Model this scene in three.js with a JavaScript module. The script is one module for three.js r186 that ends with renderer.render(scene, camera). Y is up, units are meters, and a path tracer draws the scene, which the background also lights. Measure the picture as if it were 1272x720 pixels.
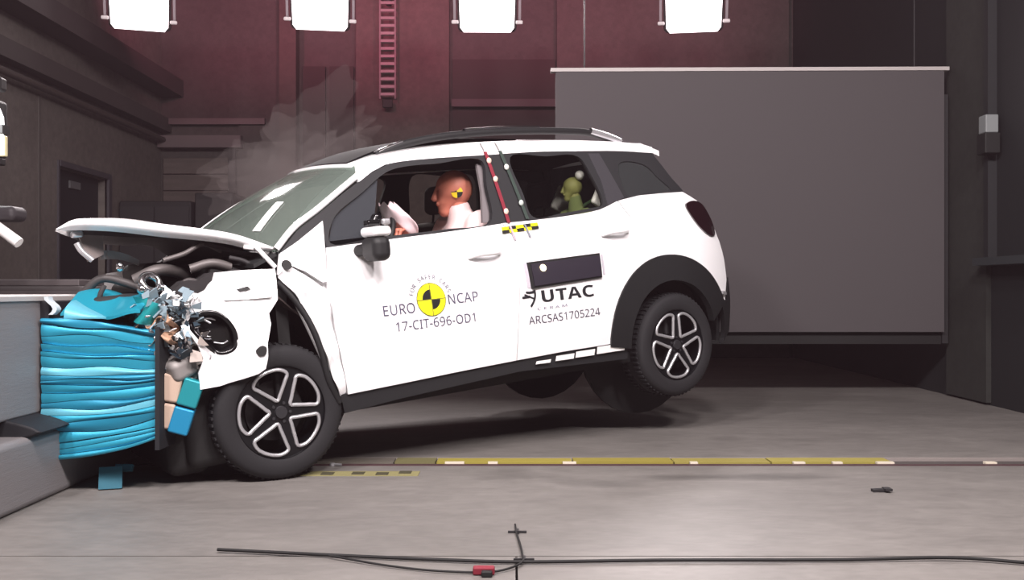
import * as THREE from 'three';
import { RoundedBoxGeometry } from 'three/addons/geometries/RoundedBoxGeometry.js';
import { mergeGeometries, mergeVertices } from 'three/addons/utils/BufferGeometryUtils.js';
import { MarchingCubes } from 'three/addons/objects/MarchingCubes.js';
import { RectAreaLightUniformsLib } from 'three/addons/lights/RectAreaLightUniformsLib.js';

// ------------------------------------------------------------------ camera, light, exposure
const scene = new THREE.Scene();
const EYE = 0.91;
const camera = new THREE.PerspectiveCamera(33.4, 1272 / 720, 0.1, 60);
camera.position.set(0, EYE, 0);
camera.lookAt(0, EYE, -10);
const renderer = new THREE.WebGLRenderer({ antialias: true });
renderer.toneMapping = THREE.LinearToneMapping;
renderer.toneMappingExposure = 1.0;
renderer.shadowMap.enabled = true;
scene.background = new THREE.Color(0x000000);
RectAreaLightUniformsLib.init();
const REAR_LAMP = 110, KEY_LAMP = 175, LAMP_GLOW = 3.2;   // nits of the rear bank, the bank behind the camera, and what the eye sees of a lens
scene.fog = new THREE.FogExp2(new THREE.Color().setRGB(0.95, 0.65, 0.75), 0.0018);   // smoke-thin haze of the hall, its colour tinted pink for the lamp glow

// ------------------------------------------------------------------ helpers
let seed = 7;
const rnd = () => { seed = (seed * 1664525 + 1013904223) >>> 0; return seed / 4294967296; };
const rr = (a, b) => a + (b - a) * rnd();
const names = new Map();
const numbered = (n) => { const k = names.get(n) ?? 0; names.set(n, k + 1); return k ? n + '_' + String(k).padStart(3, '0') : n; };
const V = (x, y, z) => new THREE.Vector3(x, y, z);
function mat(color, roughness = 0.6, metalness = 0, extra = {}) {
  const m = extra.physical || extra.clearcoat || extra.transmission ? new THREE.MeshPhysicalMaterial() : new THREE.MeshStandardMaterial();
  delete extra.physical;
  return m.setValues({ color, roughness, metalness, ...extra }), m;
}
function M(...gs) {
  const list = gs.flat().map((g) => { const n = g.index ? g.toNonIndexed() : g.clone(); if (!n.attributes.uv) n.setAttribute('uv', new THREE.BufferAttribute(new Float32Array(n.attributes.position.count * 2), 2)); for (const k of Object.keys(n.attributes)) if (!['position', 'normal', 'uv'].includes(k)) n.deleteAttribute(k); return n; });
  return list.length === 1 ? list[0] : mergeGeometries(list);
}
function mesh(name, geo, material, parent) {
  const o = new THREE.Mesh(geo, material);
  o.castShadow = o.receiveShadow = true;
  o.name = parent && parent !== scene ? name : numbered(name);
  (parent ?? scene).add(o);
  return o;
}
function tag(o, label, category, group, kind) {
  o.userData.label = label; o.userData.category = category;
  if (group) o.userData.group = group;
  if (kind) o.userData.kind = kind;
  return o;
}
function thing(name, label, category, pos = [0, 0, 0], group) {
  const g = new THREE.Group(); g.name = numbered(name); g.position.set(...pos); scene.add(g);
  return tag(g, label, category, group);
}
const struct = (name, geo, m, parent) => { const o = mesh(name, geo, m, parent); if (!parent) o.userData.kind = 'structure'; return o; };
const box = (w, h, d, x = 0, y = 0, z = 0, r = 0) => (r ? new RoundedBoxGeometry(w, h, d, 3, r) : new THREE.BoxGeometry(w, h, d)).translate(x, y, z);
const span = (x0, x1, y0, y1, z0, z1, r = 0) => box(x1 - x0, y1 - y0, z1 - z0, (x0 + x1) / 2, (y0 + y1) / 2, (z0 + z1) / 2, r);
const tube = (pts, r, n = 40, k = 8, closed = false) => new THREE.TubeGeometry(new THREE.CatmullRomCurve3(pts.map((p) => V(...p)), closed), n, r, k, closed);
const cyl = (a, b, r0, r1 = r0, k = 16) => {
  const A = V(...a), B = V(...b), d = B.clone().sub(A), g = new THREE.CylinderGeometry(r1, r0, d.length(), k);
  return g.applyQuaternion(new THREE.Quaternion().setFromUnitVectors(V(0, 1, 0), d.normalize())).translate((A.x + B.x) / 2, (A.y + B.y) / 2, (A.z + B.z) / 2);
};
const smooth = (pts, n, closed = false) => new THREE.CatmullRomCurve3(pts.map((p) => V(p[0], p[1], 0)), closed, 'centripetal').getPoints(n).map((p) => [p.x, p.y]);
const arc = (cx, cy, r, a0, a1, n) => Array.from({ length: n + 1 }, (_, i) => { const a = (a0 + (a1 - a0) * i / n) * Math.PI / 180; return [cx + r * Math.cos(a), cy + r * Math.sin(a)]; });
function pchip(pts) {
  const x = pts.map((p) => p[0]), y = pts.map((p) => p[1]), n = x.length, d = [], m = [];
  for (let i = 0; i < n - 1; i++) d.push((y[i + 1] - y[i]) / (x[i + 1] - x[i]));
  for (let i = 0; i < n; i++) m.push(i === 0 ? d[0] : i === n - 1 ? d[n - 2] : d[i - 1] * d[i] <= 0 ? 0 : 2 / (1 / d[i - 1] + 1 / d[i]));
  return (t) => {
    if (t <= x[0]) return y[0] + m[0] * (t - x[0]);
    if (t >= x[n - 1]) return y[n - 1] + m[n - 1] * (t - x[n - 1]);
    let i = 0; while (t > x[i + 1]) i++;
    const h = x[i + 1] - x[i], s = (t - x[i]) / h, s2 = s * s, s3 = s2 * s;
    return (2 * s3 - 3 * s2 + 1) * y[i] + (s3 - 2 * s2 + s) * h * m[i] + (-2 * s3 + 3 * s2) * y[i + 1] + (s3 - s2) * h * m[i + 1];
  };
}
// a sheet cut to an outline (with holes), refined, laid on the surface f(u, v) and given a thickness
function panel(outline, o = {}) {
  const { holes = [], off = 0, th = 0.02, max = 0.09, f, mirror = false, rect } = o;
  const to2 = (l) => { const a = l.map((p) => new THREE.Vector2(p[0], p[1])); if (a[0].distanceTo(a[a.length - 1]) < 1e-6) a.pop(); return a; };
  const c = to2(outline), hs = holes.map(to2);
  if (THREE.ShapeUtils.isClockWise(c)) c.reverse();
  hs.forEach((h) => { if (!THREE.ShapeUtils.isClockWise(h)) h.reverse(); });
  const pts = [...c, ...hs.flat()].map((p) => [p.x, p.y]);
  let tris = THREE.ShapeUtils.triangulateShape(c, hs).map((t) => {
    const [a, b, d] = t.map((i) => pts[i]);
    return (b[0] - a[0]) * (d[1] - a[1]) - (b[1] - a[1]) * (d[0] - a[0]) < 0 ? [t[0], t[2], t[1]] : t;
  });
  for (let pass = 0; pass < 6; pass++) {
    const mid = new Map();
    const cut = (a, b) => {
      const k = a < b ? a + ',' + b : b + ',' + a;
      if (mid.has(k)) return mid.get(k);
      let m = -1;
      if (Math.hypot(pts[a][0] - pts[b][0], pts[a][1] - pts[b][1]) > max) { pts.push([(pts[a][0] + pts[b][0]) / 2, (pts[a][1] + pts[b][1]) / 2]); m = pts.length - 1; }
      mid.set(k, m); return m;
    };
    const next = []; let any = false;
    for (const [a, b, d] of tris) {
      const p = cut(a, b), q = cut(b, d), r = cut(d, a), n = (p >= 0) + (q >= 0) + (r >= 0);
      if (n) any = true;
      if (n === 0) next.push([a, b, d]);
      else if (n === 3) next.push([a, p, r], [p, b, q], [r, q, d], [p, q, r]);
      else if (n === 1) { if (p >= 0) next.push([a, p, d], [p, b, d]); else if (q >= 0) next.push([a, b, q], [a, q, d]); else next.push([a, b, r], [b, d, r]); }
      else if (p < 0) next.push([r, q, d], [a, b, q], [a, q, r]);
      else if (q < 0) next.push([a, p, r], [p, b, d], [p, d, r]);
      else next.push([p, b, q], [a, p, q], [a, q, d]);
    }
    tris = next;
    if (!any) break;
  }
  const edges = new Map();
  for (const t of tris) for (let i = 0; i < 3; i++) edges.set(t[i] + ',' + t[(i + 1) % 3], [t[i], t[(i + 1) % 3]]);
  const rim = [...edges.values()].filter(([a, b]) => !edges.has(b + ',' + a));
  const W = pts.map((p) => f(p[0], p[1]) + off), N = pts.length, pos = [], idx = [];
  const uv = pts.map((p) => (rect ? [(p[0] - rect[0]) / (rect[1] - rect[0]), (p[1] - rect[2]) / (rect[3] - rect[2])] : [p[0], p[1]]));
  const front = new THREE.BufferGeometry();
  front.setAttribute('position', new THREE.Float32BufferAttribute(pts.flatMap((p, i) => [p[0], p[1], W[i]]), 3));
  front.setAttribute('uv', new THREE.Float32BufferAttribute(uv.flat(), 2));
  front.setIndex(tris.flat()); front.computeVertexNormals();
  const out = [front];
  if (th > 0) {
    const back = new THREE.BufferGeometry();
    back.setAttribute('position', new THREE.Float32BufferAttribute(pts.flatMap((p, i) => [p[0], p[1], W[i] - th]), 3));
    back.setAttribute('uv', new THREE.Float32BufferAttribute(uv.flat(), 2));
    back.setIndex(tris.flatMap(([a, b, d]) => [a, d, b])); back.computeVertexNormals();
    rim.forEach(([a, b], i) => {
      pos.push(...pts[a], W[a], ...pts[a], W[a] - th, ...pts[b], W[b] - th, ...pts[b], W[b]);
      idx.push(i * 4, i * 4 + 1, i * 4 + 2, i * 4, i * 4 + 2, i * 4 + 3);
    });
    const side = new THREE.BufferGeometry();
    side.setAttribute('position', new THREE.Float32BufferAttribute(pos, 3));
    side.setIndex(idx);
    const flat = side.toNonIndexed(); flat.computeVertexNormals();
    out.push(back, flat);
  }
  return mirror ? flip(M(out)) : M(out);
}
const MID = -0.86;
function flip(g) {   // the same piece on the far side of the car
  const n = g.index ? g.toNonIndexed() : g.clone(), p = n.attributes.position, nn = n.attributes.normal;
  for (let i = 0; i < p.count; i++) { p.setZ(i, 2 * MID - p.getZ(i)); nn.setZ(i, -nn.getZ(i)); }
  for (const k of Object.keys(n.attributes)) {
    const a = n.attributes[k], s = a.itemSize;
    for (let i = 0; i < a.count; i += 3) for (let c = 0; c < s; c++) { const t = a.array[(i + 1) * s + c]; a.array[(i + 1) * s + c] = a.array[(i + 2) * s + c]; a.array[(i + 2) * s + c] = t; }
  }
  return n;
}
// a sheet over a grid: fn(s, t) with s, t in 0..1 gives a point
function sheet(fn, ns, nt, th = 0, dir = [0, -1, 0]) {
  const make = (dx, dy, dz, rev) => {
    const p = [], uv = [], id = [];
    for (let j = 0; j <= nt; j++) for (let i = 0; i <= ns; i++) { const q = fn(i / ns, j / nt); p.push(q[0] + dx, q[1] + dy, q[2] + dz); uv.push(i / ns, j / nt); }
    for (let j = 0; j < nt; j++) for (let i = 0; i < ns; i++) { const a = j * (ns + 1) + i, b = a + 1, c = a + ns + 1, d = c + 1; rev ? id.push(a, c, b, b, c, d) : id.push(a, b, c, b, d, c); }
    const g = new THREE.BufferGeometry();
    g.setAttribute('position', new THREE.Float32BufferAttribute(p, 3)); g.setAttribute('uv', new THREE.Float32BufferAttribute(uv, 2));
    g.setIndex(id); g.computeVertexNormals(); return g;
  };
  if (!th) return make(0, 0, 0, false);
  const d = dir.map((x) => x * th), p = [], id = [];
  const edge = [];
  for (let i = 0; i < ns; i++) edge.push([[i / ns, 0], [(i + 1) / ns, 0]], [[(i + 1) / ns, 1], [i / ns, 1]]);
  for (let j = 0; j < nt; j++) edge.push([[0, (j + 1) / nt], [0, j / nt]], [[1, j / nt], [1, (j + 1) / nt]]);
  edge.forEach(([a, b], i) => {
    const A = fn(...a), B = fn(...b);
    p.push(...A, A[0] + d[0], A[1] + d[1], A[2] + d[2], B[0] + d[0], B[1] + d[1], B[2] + d[2], ...B);
    id.push(i * 4, i * 4 + 1, i * 4 + 2, i * 4, i * 4 + 2, i * 4 + 3);
  });
  const rim = new THREE.BufferGeometry(); rim.setAttribute('position', new THREE.Float32BufferAttribute(p, 3)); rim.setIndex(id);
  const flat = rim.toNonIndexed(); flat.computeVertexNormals();
  return M(make(0, 0, 0, false), make(...d, true), flat);
}
function canvasTexture(w, h, draw) {
  const c = document.createElement('canvas'); c.width = w; c.height = h;
  draw(c.getContext('2d'), w, h);
  const t = new THREE.CanvasTexture(c); t.colorSpace = THREE.SRGBColorSpace; t.magFilter = THREE.LinearFilter; return t;
}
function noiseField(n, cells, s) {   // value noise that tiles
  const g = new Float32Array(cells * cells); let q = s;
  for (let i = 0; i < g.length; i++) { q = (q * 1664525 + 1013904223) >>> 0; g[i] = q / 4294967296; }
  const out = new Float32Array(n * n), f = (t) => t * t * (3 - 2 * t);
  for (let y = 0; y < n; y++) for (let x = 0; x < n; x++) {
    const X = x / n * cells, Y = y / n * cells, i = Math.floor(X), j = Math.floor(Y), a = f(X - i), b = f(Y - j), i1 = (i + 1) % cells, j1 = (j + 1) % cells;
    out[y * n + x] = (g[j * cells + i] * (1 - a) + g[j * cells + i1] * a) * (1 - b) + (g[j1 * cells + i] * (1 - a) + g[j1 * cells + i1] * a) * b;
  }
  return out;
}

// ------------------------------------------------------------------ materials
const fields = [noiseField(512, 5, 1), noiseField(512, 17, 2), noiseField(512, 61, 3), noiseField(512, 211, 4)];
const concreteTex = (() => {
  const n = 512, d = new Uint8Array(n * n * 4);
  for (let i = 0; i < n * n; i++) {
    const v = 0.80 + 0.07 * (fields[0][i] - 0.5) + 0.08 * (fields[1][i] - 0.5) + 0.06 * (fields[2][i] - 0.5) + 0.06 * (fields[3][i] - 0.5);
    const stain = Math.max(0, fields[1][i] * fields[0][i] - 0.5) * 0.7;
    const k = Math.max(0, Math.min(1, v - stain));
    d[i * 4] = 255 * k; d[i * 4 + 1] = 250 * k; d[i * 4 + 2] = 246 * k; d[i * 4 + 3] = 255;
  }
  const t = new THREE.DataTexture(d, n, n); t.wrapS = t.wrapT = THREE.RepeatWrapping; t.colorSpace = THREE.SRGBColorSpace; t.magFilter = THREE.LinearFilter; t.needsUpdate = true; return t;
})();
const grainTex = (() => {
  const n = 512, d = new Uint8Array(n * n * 4);
  for (let i = 0; i < n * n; i++) { const k = 0.5 + 0.3 * (fields[1][i] - 0.5) + 0.3 * (fields[2][i] - 0.5) + 0.3 * (fields[3][i] - 0.5); d[i * 4] = d[i * 4 + 1] = d[i * 4 + 2] = 255 * k; d[i * 4 + 3] = 255; }
  const t = new THREE.DataTexture(d, n, n); t.wrapS = t.wrapT = THREE.RepeatWrapping; t.magFilter = THREE.LinearFilter; t.needsUpdate = true; return t;
})();
const wallTex = (() => {
  const n = 512, d = new Uint8Array(n * n * 4);
  for (let i = 0; i < n * n; i++) { const k = 0.84 + 0.12 * (fields[0][i] - 0.5) + 0.08 * (fields[2][i] - 0.5) + 0.06 * (fields[3][i] - 0.5); d[i * 4] = 255 * k; d[i * 4 + 1] = 252 * k; d[i * 4 + 2] = 250 * k; d[i * 4 + 3] = 255; }
  const t = new THREE.DataTexture(d, n, n); t.wrapS = t.wrapT = THREE.RepeatWrapping; t.colorSpace = THREE.SRGBColorSpace; t.magFilter = THREE.LinearFilter; t.needsUpdate = true; return t;
})();
const metreUv = (g, a = 'x', b = 'z', s = 0.3) => { const p = g.attributes.position, uv = new Float32Array(p.count * 2), get = { x: 'getX', y: 'getY', z: 'getZ' }; for (let i = 0; i < p.count; i++) { uv[i * 2] = p[get[a]](i) * s; uv[i * 2 + 1] = p[get[b]](i) * s; } g.setAttribute('uv', new THREE.BufferAttribute(uv, 2)); return g; };
const T = {
  floor: mat(0x8f8e8c, 0.5, 0, { map: concreteTex, bumpMap: grainTex, bumpScale: 0.002 }),
  joint: mat(0x2a2625, 0.95),
  wallGrey: mat(0x6e6865, 0.85, 0, { map: wallTex }),
  wallDark: mat(0x494443, 0.85, 0, { map: wallTex }),
  wallBlack: mat(0x101316, 0.8),
  shutter: mat(0x5c524f, 0.7, 0, { map: wallTex }),
  ceiling: mat(0x3a3434, 0.9),
  steelDark: mat(0x2b2a2c, 0.6, 0.3),
  blackPlastic: mat(0x101113, 0.62),
  blackGloss: mat(0x0b0b0d, 0.22),
  rubber: mat(0x17171a, 0.82),
  darkTrim: mat(0x191a1d, 0.7),
  interior: mat(0x2a2222, 0.9),
  seat: mat(0x2d2320, 0.95),
  paint: mat(0xf1f1f2, 0.3, 0, { clearcoat: 1, clearcoatRoughness: 0.06 }),
  chrome: mat(0xd8d8da, 0.18, 1),
  silver: mat(0xc9c9cc, 0.35, 0.7),
  alloyDark: mat(0x121316, 0.35, 0.3),
  greyMetal: mat(0x8f8b8a, 0.55, 0.5),
  bracket: mat(0x776d6a, 0.6, 0.1),
  blue: mat(0x309fbd, 0.38, 0.35),
  blueLight: mat(0x66b8ce, 0.34, 0.35),
  blueDark: mat(0x2486a6, 0.4, 0.35),
  teal: mat(0x1f8ea6, 0.42, 0.3),
  tan: mat(0xb39d8c, 0.8),
  plate: mat(0x807d7e, 0.55, 0.2, { bumpMap: grainTex, bumpScale: 0.001 }),
  plateDark: mat(0x17191e, 0.7, 0.1),
  glass: mat(0xd2d3ce, 0.03, 0, { transmission: 1, thickness: 0 }),
  glassDark: mat(0x6c7072, 0.04, 0, { transmission: 0.8, thickness: 0 }),
  screenGlass: mat(0x9fb0a6, 0.05, 0, { transmission: 0.72, thickness: 0 }),
  yellow: mat(0xe8e000, 0.6), yellowPaint: mat(0xa59a3c, 0.7),
  black: mat(0x0a0a0b, 0.7), white: mat(0xf2f2f0, 0.6),
  red: mat(0x781a2b, 0.7),
  vinyl: mat(0xc47762, 0.55), shirt: mat(0xeed5d3, 0.9),
  airbag: mat(0xe2cdd0, 0.9, 0, { side: THREE.DoubleSide }),
  screen: mat(0x4a4648, 0.9),
  tail: mat(0x1c060c, 0.15, 0, { clearcoat: 1 }),
};

// ------------------------------------------------------------------ the hall
const L = -4.72, R = 3.78, BACK = -13, FRONT = 4.5, TOP = 5;
const floor = new THREE.Group(); floor.name = 'floor'; floor.userData.kind = 'structure'; scene.add(floor);
struct('floor_base', span(L - 0.2, R + 0.2, -0.3, -0.03, BACK - 0.2, FRONT + 0.2), T.joint, floor);
const slab = (x0, x1, z0, z1) => { const g = metreUv(span(x0, x1, -0.03, 0, z0, z1)), a = g.attributes.uv; for (let i = 0; i < a.count; i++) a.setX(i, a.getX(i) * 0.45); return struct('slab', g, T.floor, floor); };
const JX = 0.015, G = 0.004;
slab(L, R, BACK, -5.23);
slab(L, R, -5.0, -3.31);
slab(L, JX - G, -3.3, FRONT); slab(JX + G, R, -3.3, FRONT);
struct('wall_back', metreUv(span(L - 0.2, R + 0.2, 0, TOP, BACK - 0.2, BACK), 'x', 'y'), T.wallDark);
struct('wall_right', metreUv(span(R, R + 0.2, 0, TOP, BACK, FRONT), 'z', 'y'), T.wallBlack);
struct('wall_front', metreUv(span(L - 0.2, R + 0.2, 0, TOP, FRONT, FRONT + 0.2), 'x', 'y'), T.wallDark);
struct('ceiling', metreUv(span(L - 0.2, R + 0.2, TOP, TOP + 0.2, BACK - 0.2, FRONT + 0.2), 'x', 'z'), T.ceiling);
{ // left wall with a doorway
  const s = new THREE.Shape([[BACK, 0], [FRONT, 0], [FRONT, TOP], [BACK, TOP]].map((p) => new THREE.Vector2(...p)));
  s.holes.push(new THREE.Path([[-11.25, 0.01], [-10.05, 0.01], [-10.05, 2.2], [-11.25, 2.2]].map((p) => new THREE.Vector2(...p))));
  const g = new THREE.ExtrudeGeometry(s, { depth: 0.2, bevelEnabled: false });   // x: z of the hall, y: up
  g.rotateY(-Math.PI / 2).translate(L, 0, 0);
  struct('wall_left', metreUv(g, 'z', 'y'), T.wallGrey);
  const d = new THREE.Group(); d.name = 'door_1'; d.userData.kind = 'structure'; scene.add(d);
  struct('door_panel', span(L - 0.16, L - 0.1, 0.01, 2.2, -11.25, -10.05), mat(0x15161b, 0.7), d);
  struct('door_frame', M(span(L - 0.02, L + 0.03, 0, 2.26, -11.33, -11.25), span(L - 0.02, L + 0.03, 2.2, 2.26, -11.25, -10.05), span(L - 0.02, L + 0.02, 0, 2.26, -10.05, -10.02)), mat(0x3d3a40, 0.6), d);
  struct('door_sign', span(L - 0.1, L - 0.08, 2.02, 2.1, -10.75, -10.5), mat(0x5a5a5c, 0.6), d);
}
// pipes and cable tray along the left wall
const trim = (n, g, m) => struct('trim_' + n, g, m);
trim(1, span(L, L + 0.14, 3.02, 3.2, BACK, FRONT), mat(0x3b3535, 0.8));
trim(2, cyl([L + 0.1, 2.9, BACK], [L + 0.1, 2.9, FRONT], 0.035), mat(0x38312f, 0.7));
trim(3, span(L, L + 0.3, 3.5, 3.72, BACK, FRONT), mat(0x3b3334, 0.8));
for (let i = 0; i < 5; i++) trim(4 + i, span(L, L + 0.012, 0, 2.86, -9.65 + i * 1.6, -9.62 + i * 1.6), mat(0x4b4644, 0.8));
// back wall: shutter, lintel, pilasters, dark sheet panels
{
  const d = new THREE.Group(); d.name = 'door_2'; d.userData.kind = 'structure'; scene.add(d);
  for (let i = 0; i < 12; i++) struct('shutter_slat', box(0.88, 0.216, 0.05, -4.24, 0.13 + i * 0.222, BACK + 0.03, 0.012), T.shutter, d);
  struct('lintel', M(span(-4.7, -3.6, 2.8, 2.96, BACK, BACK + 0.2), span(-4.7, -3.3, 3.12, 3.2, BACK, BACK + 0.12)), mat(0x55484a, 0.7), d);
  struct('shutter_rail', M(span(-3.79, -3.7, 0, 2.8, BACK, BACK + 0.1)), mat(0x2c2727, 0.8), d);
}
const pier = (n, x0, x1, y0, y1, m, t = 0.1) => struct('wall_panel_' + n, metreUv(span(x0, x1, y0, y1, BACK, BACK + t), 'x', 'y'), m);
pier(1, -3.66, -3.1, 0, 3.3, T.wallDark, 0.06);
pier(2, -3.08, -2.86, 0, TOP, mat(0x4d4240, 0.85, 0, { map: wallTex }), 0.22);
pier(3, -2.8, -2.5, 2.6, 3.9, mat(0x2c2222, 0.85), 0.08);
pier(4, -2.44, -2.12, 2.6, 3.9, mat(0x2c2222, 0.85), 0.08);
pier(5, -2.08, -0.84, 0, TOP, mat(0x5a4f4d, 0.85, 0, { map: wallTex }), 0.12);
pier(6, -0.8, 0.58, 0, 4.0, mat(0x2f2626, 0.85), 0.05);
pier(7, 0.6, 3.7, 0, TOP, mat(0x504a48, 0.85, 0, { map: wallTex }), 0.1);
trim(9, span(-0.8, 3.7, 3.34, 3.44, BACK + 0.12, BACK + 0.2), mat(0x4a3d40, 0.8));
// right wall: lighter sheet beside the screen, dark opening with ledge
struct('wall_panel_8', metreUv(span(R - 0.04, R, 0.02, 4.2, -8.32, -7.62), 'z', 'y'), mat(0x323432, 0.85, 0, { map: wallTex }));
struct('trim_10', span(R - 0.07, R, 1.1, 4.3, -7.6, -7.53), mat(0x15171a, 0.7));
struct('trim_11', span(R - 0.16, R, 1.1, 1.16, -7.6, -6.4), mat(0x2a2f32, 0.7));
{
  const j = thing('junction_box', 'small grey junction box with black lower half on the right wall', 'electrical box', [R - 0.09, 2.06, -7.48]);
  mesh('lid', box(0.1, 0.14, 0.12, 0, 0.13, 0, 0.01), mat(0x7b7f80, 0.6), j);
  mesh('housing', box(0.12, 0.16, 0.14, 0, -0.02, 0, 0.01), T.black, j);
}
{ // dark cabinets in the back left corner
  const c = thing('equipment_cabinet', 'wide low dark steel cabinet in the back left corner beside the doorway', 'cabinet', [-4.25, 0, -12.1]);
  mesh('carcass', box(0.86, 1.94, 1.2, 0, 1.0, 0, 0.02), mat(0x1a181b, 0.75), c);
  mesh('door', box(0.4, 1.8, 0.02, -0.21, 1.0, 0.61), mat(0x1f1d20, 0.7), c); mesh('door', box(0.4, 1.8, 0.02, 0.21, 1.0, 0.61), mat(0x1f1d20, 0.7), c);
  const e = thing('equipment_cabinet', 'taller narrow dark steel cabinet standing right of the wide low one', 'cabinet', [-3.55, 0, -12.1]);
  mesh('carcass', box(0.46, 2.06, 1.2, 0, 1.04, 0, 0.02), mat(0x1c191b, 0.75), e);
  mesh('door', box(0.42, 1.9, 0.02, 0, 1.04, 0.61), mat(0x211e20, 0.7), e);
}
{ // perforated cable ladder down the back wall
  const c = thing('cable_ladder', 'narrow vertical cable ladder with pale rungs hanging on the back wall', 'cable ladder', [-1.635, 3.42, BACK + 0.3]);
  mesh('rail', box(0.02, 1.6, 0.03, -0.1, 0.8, 0), mat(0x6a5c60, 0.6), c); mesh('rail', box(0.02, 1.6, 0.03, 0.1, 0.8, 0), mat(0x6a5c60, 0.6), c);
  for (let i = 0; i < 16; i++) mesh('rung', box(0.18, 0.035, 0.025, 0, 0.06 + i * 0.1, 0.01), mat(0x7a6e71, 0.5), c);
  mesh('bracket', box(0.06, 0.06, 0.28, 0, 1.3, -0.14), T.steelDark, c);
  mesh('end_cap', box(0.13, 0.11, 0.05, 0, -0.06, 0, 0.01), T.black, c);
}
{ // big matt screen
  const z = -8.2, x0 = 0.369, x1 = 3.66, y0 = 0.555, y1 = 2.775, s = thing('backdrop_screen', 'large plain grey matt backdrop screen hung behind the white car', 'screen', [(x0 + x1) / 2, y0, z]);
  const w = x1 - x0, h = y1 - y0;
  mesh('panel', metreUv(box(w, h, 0.04, 0, h / 2, 0), 'x', 'y'), T.screen, s);
  mesh('top_batten', sheet((a, b) => [(a - 0.5) * (w + 0.08), h + 0.0 + 0.012 * a + 0.012 - 0.02 * b * 0, 0.03 - b * 0.08], 20, 2, 0.03), mat(0xb0aaa8, 0.6), s);
  mesh('bottom_bar', box(w, 0.11, 0.06, 0, -0.05, -0.07), T.black, s);
  mesh('side_post', box(0.05, h - 0.1, 0.08, w / 2 + 0.03, h / 2 - 0.15, -0.07), T.steelDark, s);
  for (const a of [-1.4, 1.4]) mesh('hanger', cyl([a, h, 0], [a, TOP - y0, 0], 0.006, 0.006, 8), T.steelDark, s);
}
// tow rail let into the floor, with its yellow cover strips
{
  const r = thing('tow_rail', 'steel tow rail slot let into the concrete floor under the car', 'rail', [0, 0, -5.11]);
  mesh('channel', M(span(L, R, -0.03, -0.024, -0.12, 0.11)), T.joint, r);
  mesh('edge', span(L, R, -0.024, 0.004, -0.12, -0.09), mat(0x9c9490, 0.5, 0.3), r);
  mesh('edge', span(L, R, -0.024, 0.004, 0.075, 0.11), mat(0x4b3538, 0.6, 0.2), r);
  mesh('insert', span(2.02, R, -0.024, -0.006, -0.06, 0.06), mat(0x4a4644, 0.6), r);
  const ends = [-1.3, -0.62, -0.4, 0.32, 0.85, 1.36, 2.0];
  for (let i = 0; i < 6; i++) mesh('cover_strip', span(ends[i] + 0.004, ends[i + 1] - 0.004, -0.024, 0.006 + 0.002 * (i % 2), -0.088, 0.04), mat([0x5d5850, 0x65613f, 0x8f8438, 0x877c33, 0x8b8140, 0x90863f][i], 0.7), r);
  for (const [x, w] of [[-0.3, 0.1], [-0.1, 0.05], [0.3, 0.07], [0.95, 0.04], [1.5, 0.06], [1.7, 0.05], [1.95, 0.09], [2.5, 0.06]]) mesh('clip', box(w, 0.012, 0.03, x, 0.006, 0.058), mat(0xcfc7b5, 0.5), r);
  const y = thing('hazard_strip', 'worn yellow and black strip on the floor in front of the front wheel', 'floor marking', [-0.78, 0, -4.78]);
  mesh('strip', box(0.64, 0.004, 0.11, 0, 0.002, 0), mat(0x827d55, 0.7), y);
  for (const x of [-0.26, -0.13, 0.02, 0.14, 0.25]) mesh('stripe', box(0.06, 0.003, 0.06, x, 0.0055, rr(-0.02, 0.02)).rotateY(0.0), mat(0x3d3a28, 0.8), y);
}
// cables and marks on the floor
tag(mesh('floor_cable', tube([[-1.02, 0.012, -3.345], [-0.6, 0.01, -3.28], [-0.2, 0.01, -3.22], [0.0, 0.01, -3.2], [0.5, 0.01, -3.22], [1.1, 0.01, -3.225], [1.5, 0.012, -3.24], [1.7, 0.01, -3.19]], 0.006, 80, 6), T.black), 'long thin black cable lying across the floor nearest the camera', 'cable');
tag(mesh('floor_cable', tube([[-0.62, 0.012, -3.27], [-0.4, 0.008, -3.16], [-0.22, 0.008, -3.1], [-0.05, 0.008, -3.1], [0.03, 0.012, -3.18], [0.035, 0.009, -3.3], [0.015, 0.008, -3.62], [0.012, 0.008, -3.72]], 0.004, 60, 6), T.black), 'short thin black cable branching toward the camera and the red connector', 'cable');
{
  const c = thing('cable_connector', 'small red cable plug lying on the floor by the black cables', 'plug', [-0.09, 0.0, -3.09]);
  mesh('body', box(0.07, 0.026, 0.03, 0, 0.014, 0, 0.006), T.red, c); mesh('tip', box(0.035, 0.02, 0.022, 0.01, 0.01, 0.025, 0.005), T.black, c);
  for (const [i, [x, z, lab]] of [[0.02, -3.62, 'dark cross-shaped cable clip on the floor farther from the camera'], [0.04, -3.25, 'dark cross-shaped cable clip where the two floor cables meet']].entries()) {
    tag(mesh('cable_clip', M(box(0.07, 0.008, 0.01, x, 0.004, z), box(0.012, 0.012, 0.04, x, 0.006, z)), T.steelDark), lab, 'clip');
  }
  tag(mesh('metal_scrap', M(box(0.07, 0.012, 0.03, 0, 0, 0).rotateZ(0.05), box(0.03, 0.01, 0.05, 0.03, 0.006, 0.01)).translate(1.66, 0.008, -4.36), T.steelDark), 'dark sliver of metal lying on the floor at the right', 'debris');
  tag(mesh('bolt', M(cyl([0, 0, 0], [0, 0.014, 0], 0.014, 0.014, 6), cyl([0, 0.007, 0], [0.05, 0.007, 0.01], 0.006)).translate(-0.93, 0.001, -5.0), T.silver), 'bright little bolt on the floor behind the front wheel', 'bolt');
}

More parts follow.
